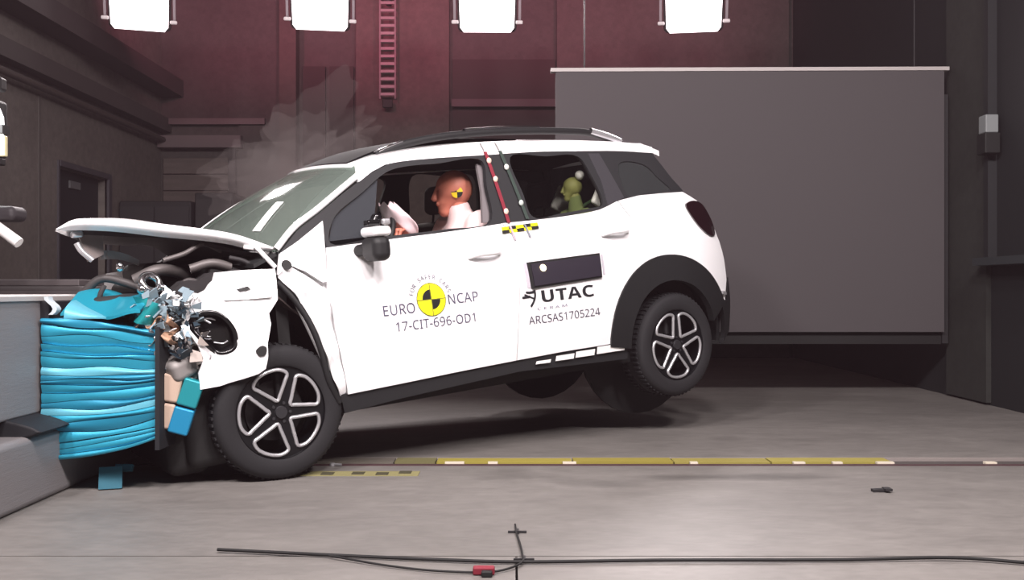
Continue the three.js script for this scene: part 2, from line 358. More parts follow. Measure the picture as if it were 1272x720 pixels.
// ------------------------------------------------------------------ floodlights
const lens = mat(0xffffff, 0.4, 0, { emissive: 0xfff2f4, emissiveIntensity: LAMP_GLOW });
function floodlight(x, y, z, tx, ty, tz, nits, label, group, pink = 0) {
  const g = thing('floodlight', label, 'floodlight', [x, y, z], group);
  const aim = V(tx - x, ty - y, tz - z), yaw = Math.atan2(aim.x, aim.z), pitch = -Math.atan2(aim.y, Math.hypot(aim.x, aim.z));
  const turn = (geo) => geo.rotateX(pitch).rotateY(yaw);
  const w = 0.56, h = 0.72;
  mesh('housing', turn(M(new RoundedBoxGeometry(w + 0.03, h + 0.03, 0.16, 3, 0.05).translate(0, 0, -0.11), box(w * 0.7, h * 0.6, 0.1, 0, 0, -0.23))), mat(0x4a4244, 0.6, 0.3), g);
  const s = new THREE.Shape(); const a = w / 2, b = h / 2;
  s.moveTo(-a + 0.05, -b); s.lineTo(a - 0.05, -b); s.lineTo(a - 0.02, -b + 0.04); s.lineTo(a, b); s.lineTo(-a, b); s.lineTo(-a + 0.02, -b + 0.04);
  mesh('lens', turn(new THREE.ExtrudeGeometry(s, { depth: 0.02, bevelEnabled: true, bevelSize: 0.008, bevelThickness: 0.008, bevelSegments: 2 }).translate(0, 0, -0.02)), lens, g);
  for (const k of [-1, 1]) mesh('side_lug', turn(box(0.07, 0.035, 0.05, k * (a + 0.04), -b + 0.09, -0.01, 0.012)), mat(0xe9dfe0, 0.4), g);
  for (const k of [-1, 1]) mesh('yoke_arm', turn(box(0.025, h * 0.9, 0.05, k * (a + 0.045), 0.06, -0.1)), mat(0x8d8287, 0.4, 0.4), g);
  mesh('yoke_bar', turn(box(w + 0.12, 0.05, 0.05, 0, h * 0.51 + 0.02, -0.1)), T.steelDark, g);
  mesh('hanging_rod', cyl([0, h * 0.35, -0.12 * Math.cos(yaw)], [0, TOP - y, -0.12 * Math.cos(yaw)], 0.02), T.steelDark, g);
  const n = aim.clone().normalize();
  let l;
  if (pink) { // rear bank: spot cone narrowed to keep light off the floor right below
    l = new THREE.SpotLight(0xfff4f4, nits * w * h, 0, 0.9, 0.55); l.position.copy(n.clone().multiplyScalar(0.06)); l.target.position.copy(n.clone().multiplyScalar(4));
    l.castShadow = true; l.shadow.radius = 14; l.shadow.mapSize.set(1024, 1024); g.add(l, l.target);
  } else {
    l = new THREE.RectAreaLight(0xfff4f4, nits, w, h); l.position.copy(n.clone().multiplyScalar(0.06)); g.add(l);
    l.lookAt(x + n.x * 5, y + n.y * 5, z + n.z * 5);
  }
  l.name = 'lamp_light';
  if (pink) { // added red bulb and spot that give the wall behind a pink glow
    mesh('added_wash_bulb', new THREE.SphereGeometry(0.05, 16, 12).translate(0, -0.1, -0.42), mat(0xff8aa0, 0.5, 0, { emissive: 0xff3d68, emissiveIntensity: 1.2 }), g);
    mesh('added_wash_holder', cyl([0, -0.1, -0.28], [0, -0.1, -0.4], 0.045, 0.03, 14), T.steelDark, g);
    const k = new THREE.SpotLight(new THREE.Color().setRGB(1, 0.2, 0.34), pink, 0, 0.85, 1); k.position.set(0, -0.1, -0.48); k.target.position.set(0, 1.5, -3.5); k.castShadow = true; k.shadow.radius = 4; k.name = 'added_wash_light';
    g.add(k, k.target);
  }
  return g;
}
const RZ = -9.5, RY = 3.84;
[['leftmost of the four floodlights above the back wall', -3.67], ['second floodlight from the left, above the car windshield', -1.89], ['third floodlight from the left, above the car roof', -0.245], ['rightmost of the four floodlights, above the grey screen', 1.79]]
  .forEach(([lab, x], i) => floodlight(x, RY - 0.02 * (i > 1), RZ, x * 0.5, 1.5, -3.6, REAR_LAMP, 'glowing white ' + lab, 'floodlights at the back of the hall', 24));
[[-2.6, 'far left'], [-0.9, 'left of the middle'], [0.9, 'right of the middle'], [2.6, 'far right']]
  .forEach(([x, w]) => floodlight(x, 4.5, -1.2, x * 0.35 + 0.1, 0.6, -5.6, KEY_LAMP, 'floodlight hung behind the camera at the ' + w, 'floodlights behind the camera'));

// ------------------------------------------------------------------ the car. u runs to the rear, v up, w toward the camera; the origin is the hub of the front wheel on the near side
const EX = V(2.146, 0.24, -1.475).normalize(), EZ = V(-EX.z, 0, EX.x).normalize(), EY = EZ.clone().cross(EX);
const HUB = V(-1.1, EYE - 152 / 260, -1200 / 260), B = [1.3, -0.33, MID];
const turnCar = new THREE.Quaternion().setFromRotationMatrix(new THREE.Matrix4().makeBasis(EX, EY, EZ));
const world = (u, v, w) => HUB.clone().addScaledVector(EX, u).addScaledVector(EY, v).addScaledVector(EZ, w);
const inCar = (name, label, category) => { const g = thing(name, label, category); g.position.copy(world(...B)); g.quaternion.copy(turnCar); return g; };
const car = inCar('car', 'white compact crossover with crushed front and black cladding striking the blue barrier', 'car');
const cp = (name, geo, m, parent = car) => mesh(name, geo.translate(-B[0], -B[1], -B[2]), m, parent);

const wv = pchip([[-0.35, -0.06], [-0.15, -0.02], [0.05, 0.012], [0.2, 0.022], [0.35, 0.016], [0.55, -0.01], [0.68, -0.045], [0.8, -0.082], [1.2, -0.235], [1.4, -0.33]]);
const flank = (u, v) => wv(v) - (u > 2.7 ? 0.35 * (u - 2.7) ** 2 : 0) - (u < 0.3 ? 0.18 * (u - 0.3) ** 2 : 0);
const crumpled = (amp, k = 1) => (u, v) => flank(u, v) + amp * (Math.abs(Math.sin(9 * k * u + 5 * v + 1)) + Math.abs(Math.sin(13 * k * v - 6 * u + 0.5)) - 1) * Math.min(1, Math.max(0.1, 0.35 - u));
const both = (name, outline, o, m) => { const a = cp(name, panel(outline, { f: flank, ...o }), m); cp(name, panel(outline, { f: flank, ...o, mirror: true }), m); return a; };

// doors
const belt = [[0.33, 0.768], [0.63, 0.785], [1.07, 0.808], [1.41, 0.832]], belt2 = [[1.41, 0.832], [1.87, 0.852], [2.15, 0.88], [2.3, 0.925]];
const seam = smooth([[1.37, 0.068], [1.385, 0.2], [1.43, 0.45], [1.465, 0.68], [1.46, 0.76], [1.415, 0.834]], 16);
const RA = [2.58, 0.04];
const frontDoor = [[0.345, 0.035], [0.65, 0.045], [1.0, 0.058], ...seam.map(([u, v]) => [u - 0.003, v]), ...smooth(belt, 12).reverse(), [0.325, 0.72], [0.3, 0.6], [0.305, 0.5], [0.308, 0.32], [0.33, 0.15]];
const doorPanel = both('front_door', frontDoor, { th: 0.03 }, T.paint);
const archFront = arc(...RA, 0.53, 176, 125, 12);
const rearDoor = [...seam.map(([u, v]) => [u + 0.003, v]).reverse(), [1.7, 0.075], [2.049, 0.075], ...archFront, [2.37, 0.62], [2.385, 0.72], [2.37, 0.82], [2.31, 0.925], ...smooth(belt2, 12).reverse()];
both('rear_door', rearDoor, { th: 0.03 }, T.paint);
const quarter = [...arc(...RA, 0.53, 124.5, 24, 22), [3.1, 0.235], [3.15, 0.37], [3.16, 0.5], [3.15, 0.62], [3.13, 0.72], [3.09, 0.83], [3.02, 0.905], [2.9, 0.965], [2.7, 0.962], [2.5, 0.955], [2.36, 0.935], [2.316, 0.928], [2.376, 0.82], [2.391, 0.72], [2.376, 0.62]];
both('quarter_panel', quarter, { th: 0.03 }, T.paint);
// fender remains and the white corner below the windshield pillar
cp('hinge_pillar', panel([[0.1, 0.6], [0.3, 0.03], [0.4, 0.04], [0.4, 0.75], [0.2, 0.72]], { f: flank, off: -0.035, th: 0.02 }), T.paint);
const tri = (x) => 2 * Math.abs(x - Math.floor(x + 0.5)), foldLine = pchip([[0.03, 0.32], [0.3, 0.265], [0.5, 0.235], [0.72, 0.08]]);
const fenderF = (u, v) => flank(u, v) - 0.02 + 0.03 * tri((u - foldLine(v)) / 0.06) + 0.01 * Math.sin(31 * v - 24 * u);
cp('fender', panel([[0.06, 0.64], [0.12, 0.56], [0.18, 0.43], [0.23, 0.29], [0.27, 0.12], [0.305, 0.03], [0.335, 0.045], [0.322, 0.15], [0.298, 0.32], [0.296, 0.5], [0.27, 0.58], [0.2, 0.64], [0.1, 0.71]], { f: fenderF, max: 0.016, th: 0.008 }), T.paint);
cp('fender', panel([[0.06, 0.655], [0.12, 0.7], [0.2, 0.66], [0.275, 0.6], [0.295, 0.6], [0.318, 0.72], [0.325, 0.775], [0.345, 0.905], [0.2, 0.815], [0.09, 0.755]], { f: flank, max: 0.06, th: 0.02 }), T.paint);
cp('fender', flip(panel([[-0.45, 0.5], [-0.3, 0.38], [0.28, 0.45], [0.33, 0.04], [0.35, 0.9], [0.09, 0.76], [-0.4, 0.72]], { f: flank, th: 0.02 })), T.paint);
cp('fender_hole', panel(arc(0.11, 0.7, 0.025, 0, 360, 14), { f: flank, off: 0.004, th: 0.01 }), T.black);
// sills and arch cladding
both('sill', [[0.31, 0.03], [0.345, 0.033], [1.37, 0.065], [2.05, 0.073], [2.2, 0.06], [2.2, -0.035], [1.4, 0.0], [0.65, -0.035], [0.33, -0.06]], { off: -0.012, th: 0.1 }, T.darkTrim);
const archRear = [...arc(...RA, 0.532, 178, 20, 30), ...arc(...RA, 0.37, 12, 182, 30)];
const archSkin = both('wheel_arch_trim', archRear, { off: 0.012, th: 0.05, max: 0.12 }, T.blackPlastic);
both('wheel_arch_liner', arc(...RA, 0.5, 0, 360, 30), { off: -0.3, th: 0.02, f: (u, v) => -0.02 }, T.black);
cp('wheel_arch_liner', panel(arc(0, 0.1, 0.5, 0, 360, 30), { f: () => -0.3, th: 0.02 }), T.black);
cp('wheel_arch_liner', sheet((s, t) => { const a = (178 - 165 * s) * Math.PI / 180, r = 0.46 + 0.03 * Math.sin(14 * s); return [RA[0] + r * Math.cos(a) , RA[1] + r * Math.sin(a), -0.03 - 0.3 * t]; }, 30, 3), T.black);
cp('wheel_arch_liner', sheet((s, t) => { const a = (160 - 160 * s) * Math.PI / 180, r = 0.5 + 0.02 * Math.sin(17 * s + 4 * t); return [-0.05 + (r - 0.14) * Math.cos(a), 0.06 + r * Math.sin(a), -0.06 - 0.26 * t]; }, 30, 4, 0.01, [0, 1, 0]), mat(0x3a302e, 0.7));
cp('wheel_arch_trim', tube([[0.05, 0.62, -0.045], [0.12, 0.53, -0.02], [0.18, 0.41, 0], [0.22, 0.28, 0.01], [0.25, 0.12, 0.01], [0.3, 0.0, 0.0]], 0.016, 30), T.blackPlastic);
// greenhouse: one black frame with three openings on each side
const gh = [[0.09, 0.758], [0.2, 0.818], [0.34, 0.9], [0.335, 0.77], ...belt.slice(1), ...belt2.slice(1), [2.38, 0.935], [2.6, 0.956], [2.9, 0.964], [2.93, 0.95], [2.84, 1.06], [2.74, 1.235], [2.4, 1.25], [1.9, 1.252], [1.42, 1.235], [1.1, 1.222], [0.82, 1.2], [0.7, 1.155], [0.5, 1.045], [0.35, 0.95], [0.2, 0.86]];
const win1 = smooth([[0.36, 0.79], [0.41, 0.915], [0.6, 1.04], [0.78, 1.15], [0.9, 1.178], [1.1, 1.19], [1.405, 1.202], [1.385, 1.05], [1.345, 0.845], [1.08, 0.823], [0.63, 0.803]], 60, true);
const win2 = smooth([[1.61, 1.22], [1.87, 1.222], [2.12, 1.215], [2.17, 1.1], [2.19, 0.91], [2.1, 0.893], [1.87, 0.872], [1.64, 0.862], [1.62, 1.0]], 50, true);
const win3 = smooth([[2.42, 1.16], [2.63, 1.155], [2.72, 1.06], [2.79, 0.98], [2.55, 0.97], [2.41, 0.95]], 40, true);
both('window_frame', gh, { holes: [win1, win2, win3], off: -0.004, th: 0.03, max: 0.12 }, T.darkTrim);
both('rear_door_glass', win2, { off: -0.018, th: 0, max: 0.15 }, T.glass);
both('quarter_glass', win3, { off: -0.012, th: 0, max: 0.15 }, T.glassDark);
cp('front_door_glass', flip(panel(win1, { f: flank, off: -0.018, th: 0, max: 0.15 })), T.glass);
cp('front_door_glass', panel([[0.36, 0.8], [0.41, 0.915], [0.6, 1.04], [0.72, 1.115], [0.66, 0.95], [0.6, 0.81]], { f: flank, off: -0.018, th: 0, max: 0.15 }), mat(0x6b7077, 0.1, 0, { transmission: 0.75, thickness: 0 }));
cp('pillar_cover', panel([[2.2, 1.235], [2.29, 1.235], [2.37, 0.945], [2.22, 0.905], [2.23, 1.05]], { f: flank, off: 0.002, th: 0.01 }), mat(0x3a393d, 0.4));
cp('pillar_cover', panel([[1.395, 1.19], [1.43, 1.19], [1.4, 0.845], [1.32, 0.845], [1.37, 1.02]], { f: flank, off: -0.05, th: 0.02 }), mat(0x6a6466, 0.7));
// white pillar line, roof side and roof skin
const aEdge = [[0.09, 0.765], [0.2, 0.865], [0.35, 0.955], [0.5, 1.05], [0.62, 1.125]];
const aCurve = pchip(aEdge);
cp('windshield_pillar', tube(aEdge.map(([u, v]) => [u - 0.01, v + 0.012, flank(u, v) - 0.02]), 0.017, 30), T.paint);
const railTop = pchip([[0.6, 1.19], [0.81, 1.25], [1.12, 1.29], [1.45, 1.31], [2.05, 1.322], [2.43, 1.312], [2.7, 1.29], [2.78, 1.265]]);
const railLow = pchip([[0.6, 1.1], [0.72, 1.168], [0.82, 1.2], [1.1, 1.222], [1.42, 1.235], [1.9, 1.252], [2.4, 1.25], [2.74, 1.232]]);
{
  const us = Array.from({ length: 25 }, (_, i) => 0.6 + i * 2.16 / 24);
  both('roof_side', [...us.map((u) => [u, railLow(u)]), ...us.map((u) => [u, railTop(u)]).reverse()], { th: 0.03, max: 0.1 }, T.paint);
  const front = (q) => 0.6 + 0.13 * Math.max(0, q) * 0 + 0.14 * (q < 0 ? 0 : q) - 0.1 * (1 - q * q);   // q -1 near .. 1 far
  const skin = (u, q) => [u, railTop(u) + 0.05 * (1 - q * q), MID + q * -(MID + 0.285) * -1];
  const roofAt = (s, t, lift = 0) => { const q = 2 * t - 1, u0 = 0.6 + 0.15 * (q > 0 ? q : 0) - 0.06 * (1 - q * q), u = u0 + (2.76 - u0) * s, w0 = flank(u, railTop(u)); return [u, railTop(u) + 0.055 * (1 - q * q) + lift, MID + (w0 - MID) * -q]; };
  cp('roof', sheet((s, t) => roofAt(s, t), 30, 16, 0.02), T.paint);
  cp('roof_glass', sheet((s, t) => roofAt(0.012 + 0.53 * s, 0.09 + 0.82 * t, 0.006 + 0.02 * Math.sin(Math.PI * s)), 20, 12, 0.01), mat(0x08080a, 0.9, 0, { physical: true, specularIntensity: 0.2 }));
  const hdr = (t) => roofAt(0, t);
  const cowl = (t) => { const q = 2 * t - 1; return [0.085 - 0.09 * (1 - q * q) - (q > 0 ? 0.14 * q : 0), 0.765 + 0.02 * t + 0.03 * (1 - q * q), -0.11 - 1.48 * t]; };
  const smoothEdge = (s) => { const u = 0.08 + 0.54 * s, v = aCurve(u) + 0.012; return [u - 0.01, v, flank(u, v) - 0.02]; };
  const shield = (s, t) => { const a = cowl(t), b = hdr(t), k = 0.035 * Math.sin(Math.PI * s); return [a[0] + (b[0] - a[0]) * s - k * 0.6, a[1] + (b[1] - a[1]) * s + k, a[2] + (b[2] - a[2]) * s]; };
  cp('windshield', sheet((s, t) => shield(s, t), 16, 20), T.screenGlass);
  cp('windshield_pillar', sheet((s, t) => { const p = shield(s, 0.965 + 0.035 * t); return [p[0], p[1] + 0.006, p[2]]; }, 16, 2, 0.03), T.paint);
  cp('windshield', sheet((s, t) => { const p = shield(s, 0), e = smoothEdge(s); return [p[0] + (e[0] - p[0]) * t, p[1] + (e[1] - p[1]) * t, p[2] + (e[2] - p[2]) * t]; }, 16, 4), T.screenGlass);
  cp('roof_header', sheet((s, t) => { const p = shield(0.965 + 0.035 * s, t); return [p[0], p[1] + 0.006, p[2]]; }, 2, 20, 0.02), T.paint);
  cp('sun_band', sheet((s, t) => { const p = shield(0.88 + 0.08 * s, 0.04 + 0.92 * t); return [p[0] + 0.008, p[1] - 0.006, p[2]]; }, 3, 20, 0.004), T.darkTrim);
  cp('windshield_streak', sheet((s, t) => { const p = shield(0.17 + 0.3 * s, 0.17 + 0.055 * t); return [p[0] - 0.004, p[1] + 0.005, p[2]]; }, 6, 3, 0.002), T.white);  // white strip laid on the glass in place of a reflected lamp streak
  cp('cowl', sheet((s, t) => { const a = cowl(t); return [a[0] - 0.12 * s, a[1] - 0.05 * s, a[2]]; }, 3, 12, 0.02), T.blackPlastic);
}
// roof rails
for (const far of [false, true]) {
  const rail = (pts, r) => { const g = tube(pts, r, 40, 10); return far ? flip(g) : g; };
  const W = -0.34;
  const o = cp('roof_rail', rail([[0.78, 1.25, W], [0.92, 1.3, W], [1.15, 1.345, W], [1.4, 1.37, W], [1.75, 1.385, W], [2.1, 1.385, W], [2.3, 1.375, W], [2.46, 1.335, W], [2.56, 1.305, W]], 0.022), T.blackPlastic);
  cp('rail_cap', rail([[0.8, 1.268, W + 0.005], [0.86, 1.292, W + 0.005], [0.95, 1.322, W + 0.005]], 0.014), T.chrome, o);
  cp('rail_cap', rail([[1.36, 1.386, W + 0.004], [1.6, 1.4, W + 0.004], [1.9, 1.404, W + 0.004]], 0.013), T.chrome, o);
  cp('rail_cap', rail([[2.3, 1.384, W + 0.01], [2.42, 1.355, W + 0.014], [2.54, 1.318, W + 0.012]], 0.021), T.silver, o);
}
// tail: rear window, tailgate, bumper, lamps, spoiler
const tail = (u0, v0, u1, v1, w0 = -0.17, w1 = -0.2, m = T.paint, name = 'tailgate', bow = 0.1) => cp(name, sheet((s, t) => { const w = w0 + (w1 - w0) * s, q = 2 * t - 1; return [u0 + (u1 - u0) * s + bow * (1 - q * q), v0 + (v1 - v0) * s, MID + (w - MID) * -q]; }, 6, 14, 0.03, [-1, 0, 0]), m);
tail(3.1, 0.3, 3.12, 0.62, -0.12, -0.14, T.paint); tail(3.12, 0.62, 2.93, 0.96, -0.16, -0.2, T.paint); tail(2.92, 0.95, 2.74, 1.24, -0.19, -0.27, T.glassDark, 'rear_window');
tail(3.08, -0.03, 3.12, 0.32, -0.09, -0.08, T.blackPlastic, 'rear_bumper');
both('rear_bumper', [...arc(...RA, 0.5, 20, -6, 8), [3.06, -0.05], [3.14, 0.03], [3.165, 0.25], [3.165, 0.38], [3.12, 0.235]], { off: 0.006, th: 0.04 }, T.blackPlastic);
cp('spoiler', sheet((s, t) => { const q = 2 * t - 1; return [2.68 + 0.16 * s + 0.03 * (1 - q * q), 1.3 - 0.05 * s + 0.04 * (1 - q * q), MID + 0.57 * q]; }, 4, 14, 0.035), T.paint);
both('tail_lamp', smooth([[2.875, 0.875], [2.93, 0.9], [3.0, 0.9], [3.06, 0.875], [3.1, 0.8], [3.115, 0.72], [3.1, 0.668], [3.05, 0.665], [2.97, 0.71], [2.905, 0.79]], 40, true), { off: 0.012, th: 0.05, max: 0.06 }, T.tail);
cp('rear_reflector', panel([[3.06, 0.3], [3.1, 0.29], [3.1, 0.27], [3.06, 0.28]], { f: flank, off: 0.02, th: 0.02 }), T.silver);
// underbody and cabin floor
cp('floor_pan', M(span(0.2, 3.0, -0.07, -0.01, -1.66, -0.1), span(-0.35, 0.3, -0.05, 0.06, -1.4, -0.32), span(2.1, 3.05, -0.03, 0.5, -1.36, -0.36), span(0.4, 2.2, -0.12, -0.06, -1.0, -0.72, 0.02)), T.black);
cp('firewall', span(0.06, 0.12, -0.05, 0.76, -1.6, -0.12), T.black);
cp('cabin_trim', M(span(0.3, 2.9, 0.0, 0.04, -1.6, -0.12), span(2.3, 2.95, 0.04, 0.85, -1.55, -0.17)), T.interior);
cp('headliner', sheet((s, t) => { const u = 0.72 + 1.98 * s, q = 2 * t - 1; return [u, railTop(u) - 0.05 + 0.03 * (1 - q * q), MID + 0.53 * q]; }, 12, 6, 0.015), mat(0x332b2c, 0.95));
cp('door_card', flip(panel([[0.35, 0.04], [2.25, 0.08], [2.3, 0.87], [0.35, 0.74]], { f: flank, off: -0.06, th: 0.02 })), T.interior);
cp('door_card', panel([[0.35, 0.04], [2.04, 0.08], [2.25, 0.5], [2.3, 0.87], [1.41, 0.8], [0.35, 0.74]], { f: flank, off: -0.06, th: 0.02 }), T.interior);
// dashboard, steering wheel, airbag, seats
const dash = cp('dashboard', sheet((s, t) => [0.16 + 0.62 * s, 0.77 + 0.05 * Math.sin(Math.PI * s) - 0.22 * Math.max(0, s - 0.75) * 4 * 0.4, -1.5 + 1.34 * t], 14, 4, 0.3), T.blackPlastic);
const wheelRing = new THREE.TorusGeometry(0.17, 0.015, 10, 40).rotateY(Math.PI / 2).rotateZ(-0.4).translate(0.83, 0.8, -0.5);
const steer = cp('steering_wheel', wheelRing, T.blackPlastic);
cp('steering_column', cyl([0.5, 0.66, -0.5], [0.82, 0.8, -0.5], 0.03), T.black, steer);
{
  const g = sheet((s, t) => { // slack bag hanging from the wheel, folded to a wedge
    const a = 2 * Math.PI * s, k = t, r = 0.025 + 0.085 * Math.sin(Math.PI * (0.12 + 0.8 * k)) * (0.5 + 0.5 * k);
    return [0.865 + 0.13 * k + r * 0.75 * Math.cos(a), 0.99 - 0.2 * k + 0.012 * Math.sin(5 * a), -0.42 + r * 1.5 * Math.sin(a) + 0.01 * Math.sin(9 * k + 3 * a)];
  }, 32, 14);
  cp('airbag', g, T.airbag);
}
function seat(u, w, h = 0.62) {
  const s = cp('seat_cushion', new RoundedBoxGeometry(0.5, 0.16, 0.48, 4, 0.05).rotateZ(0.1).translate(u - 0.25, 0.22, w), T.seat);
  const b = cp('seat_back', new RoundedBoxGeometry(0.13, h, 0.46, 4, 0.05).rotateZ(-0.25).translate(u + 0.07, 0.28 + h / 2, w), T.seat);
  cp('headrest', M(new RoundedBoxGeometry(0.1, 0.19, 0.26, 4, 0.045).rotateZ(-0.1).translate(u + 0.17, 0.42 + h, w), cyl([u + 0.14, 0.2 + h, w - 0.06], [u + 0.17, 0.38 + h, w - 0.06], 0.008), cyl([u + 0.14, 0.2 + h, w + 0.06], [u + 0.17, 0.38 + h, w + 0.06], 0.008)), T.seat, b);
}
seat(1.5, -0.5); seat(1.5, -1.22);
seat(2.35, -0.5); seat(2.35, -1.22);
// door mirror
{
  const m = cp('door_mirror', M(new RoundedBoxGeometry(0.1, 0.125, 0.17, 4, 0.04).translate(0.535, 0.745, 0.07), cyl([0.5, 0.74, -0.06], [0.52, 0.75, 0.05], 0.03)), T.blackPlastic);
  cp('mirror_cap', new RoundedBoxGeometry(0.1, 0.05, 0.17, 4, 0.022).translate(0.54, 0.83, 0.07), T.paint, m);
  cp('mirror_arm', M(new RoundedBoxGeometry(0.05, 0.09, 0.06, 3, 0.02).rotateZ(-0.5).translate(0.575, 0.88, 0.0), new RoundedBoxGeometry(0.07, 0.03, 0.06, 3, 0.012).translate(0.535, 0.875, 0.04)), T.blackGloss, m);
  cp('repeater', new RoundedBoxGeometry(0.045, 0.03, 0.03, 3, 0.01).translate(0.61, 0.878, 0.05), T.silver, m);
}
// door handles
for (const u of [1.235, 2.2]) {
  const v = u < 2 ? 0.66 : 0.725;
  for (const far of [0, 1]) {
    const a = panel(arc(u, v - 0.004, 0.05, 0, 360, 24).map(([x, y]) => [u + (x - u) * 1.7, v + (y - v) * 0.6]), { f: flank, off: 0.002, th: 0.004 });
    const h = tube([[u - 0.1, v, flank(u, v) + 0.004], [u - 0.05, v + 0.012, flank(u, v) + 0.035], [u + 0.06, v + 0.014, flank(u, v) + 0.037], [u + 0.105, v + 0.012, flank(u, v) + 0.006]], 0.014, 20);
    const p = cp('door_handle', far ? flip(h) : h, T.paint);
    cp('handle_recess', far ? flip(a) : a, mat(0xe4e4e6, 0.5), p);
  }
}
cp('lock_button', new THREE.SphereGeometry(0.012, 12, 8).translate(1.345, 0.675, flank(1.34, 0.67) + 0.006), T.greyMetal);
// printed stickers
function sticker(name, u0, u1, v0, v1, px, draw, off = 0.003) {
  const w = Math.round(px), h = Math.round(px * (v1 - v0) / (u1 - u0));
  const t = canvasTexture(w, h, draw);
  return cp(name, panel([[u0, v0], [u1, v0], [u1, v1], [u0, v1]], { f: flank, off, th: 0, max: 0.05, rect: [u0, u1, v0, v1] }), new THREE.MeshStandardMaterial({ map: t, transparent: true, roughness: 0.6 }));
}
sticker('crash_test_sticker', 0.55, 1.17, 0.29, 0.61, 1240, (c, w, h) => {
  const k = w / 0.62, X = (u) => (u - 0.55) * k, Y = (v) => (0.61 - v) * k, ink = '#4b465c', cx = X(0.862), cy = Y(0.458), r = 0.086 * k;
  c.fillStyle = ink; c.textAlign = 'center'; c.textBaseline = 'middle';
  c.font = 0.072 * k + 'px sans-serif';
  const put = (s, u, v, wide) => { c.save(); c.translate(X(u), Y(v)); c.scale(wide * k / c.measureText(s).width, 1); c.fillText(s, 0, 0); c.restore(); };
  put('EURO', 0.665, 0.425, 0.195); put('NCAP', 1.055, 0.448, 0.2);
  c.font = 0.066 * k + 'px sans-serif'; put('17-CIT-696-OD1', 0.88, 0.337, 0.5);
  c.font = 0.032 * k + 'px sans-serif';
  [...'FOR SAFER CARS'].forEach((ch, i) => { const a = (-72 + 144 * i / 13) * Math.PI / 180; c.save(); c.translate(cx + Math.sin(a) * r * 1.38, cy - Math.cos(a) * r * 1.38); c.rotate(a); c.fillText(ch, 0, 0); c.restore(); });
  c.fillStyle = '#6b6a10'; c.beginPath(); c.arc(cx, cy, r * 1.02, 0, 7); c.fill();
  c.fillStyle = '#f2ee00'; c.beginPath(); c.arc(cx, cy, r * 0.97, 0, 7); c.fill();
  c.fillStyle = '#000'; for (const a of [Math.PI, 0]) { c.beginPath(); c.moveTo(cx, cy); c.arc(cx, cy, r * 0.62, a, a + Math.PI / 2); c.fill(); }
  c.strokeStyle = '#6b6a10'; c.lineWidth = r * 0.06; c.beginPath(); c.moveTo(cx - r, cy); c.lineTo(cx + r, cy); c.moveTo(cx, cy - r); c.lineTo(cx, cy + r); c.stroke();
});
sticker('laboratory_sticker', 1.43, 2.01, 0.24, 0.47, 1160, (c, w, h) => {
  const k = w / 0.58, X = (u) => (u - 1.43) * k, Y = (v) => (0.47 - v) * k;
  c.textAlign = 'center'; c.textBaseline = 'middle'; c.fillStyle = '#17171c';
  const put = (s, font, u, v, wide, tall = 1) => { c.font = font; c.save(); c.translate(X(u), Y(v)); c.scale(wide * k / c.measureText(s).width, tall); c.fillText(s, 0, 0); c.restore(); };
  put('UTAC', 'bold ' + 0.098 * k + 'px sans-serif', 1.76, 0.405, 0.4, 0.95);
  c.lineCap = 'round'; c.lineJoin = 'round'; c.strokeStyle = '#17171c'; c.lineWidth = 0.014 * k;
  c.beginPath(); c.moveTo(X(1.445), Y(0.41)); c.lineTo(X(1.49), Y(0.412)); c.stroke();
  c.beginPath(); c.moveTo(X(1.475), Y(0.437)); c.quadraticCurveTo(X(1.51), Y(0.43), X(1.53), Y(0.44)); c.quadraticCurveTo(X(1.535), Y(0.4), X(1.495), Y(0.36)); c.stroke();
  c.lineWidth = 0.01 * k; c.beginPath(); c.moveTo(X(1.46), Y(0.425)); c.lineTo(X(1.515), Y(0.4)); c.stroke();
  c.fillStyle = '#77778a'; put('C E R A M', 0.02 * k + 'px sans-serif', 1.64, 0.338, 0.22);
  c.fillStyle = '#4a4656'; put('ARCSAS1705224', 0.062 * k + 'px sans-serif', 1.725, 0.278, 0.52);
});
{ // timing display stuck on the rear door
  const q = [[1.525, 0.468], [2.015, 0.486], [2.03, 0.608], [1.525, 0.592]];
  const d = cp('timing_display', panel(q, { f: flank, off: 0.022, th: 0.02 }), mat(0x241f2a, 0.5));
  cp('display_rim', panel([[1.51, 0.455], [2.025, 0.475], [2.042, 0.62], [1.51, 0.604]], { f: flank, off: 0.014, th: 0.016, holes: [[[1.53, 0.473], [2.01, 0.49], [2.022, 0.604], [1.53, 0.588]]] }), T.black, d);
  cp('display_tape', panel([[1.485, 0.46], [1.508, 0.46], [1.508, 0.6], [1.485, 0.6]], { f: flank, off: 0.004, th: 0.003 }), mat(0xb9b4bd, 0.6), d);
  cp('display_tape', panel([[2.046, 0.49], [2.06, 0.49], [2.07, 0.61], [2.056, 0.61]], { f: flank, off: 0.004, th: 0.003 }), mat(0xb9b4bd, 0.6), d);
  cp('signal_lamp', panel(arc(1.6, 0.566, 0.02, 0, 360, 18), { f: flank, off: 0.028, th: 0.008 }), mat(0xfff4cc, 0.4, 0, { emissive: 0xfff0c0, emissiveIntensity: 1.5 }), d);
}
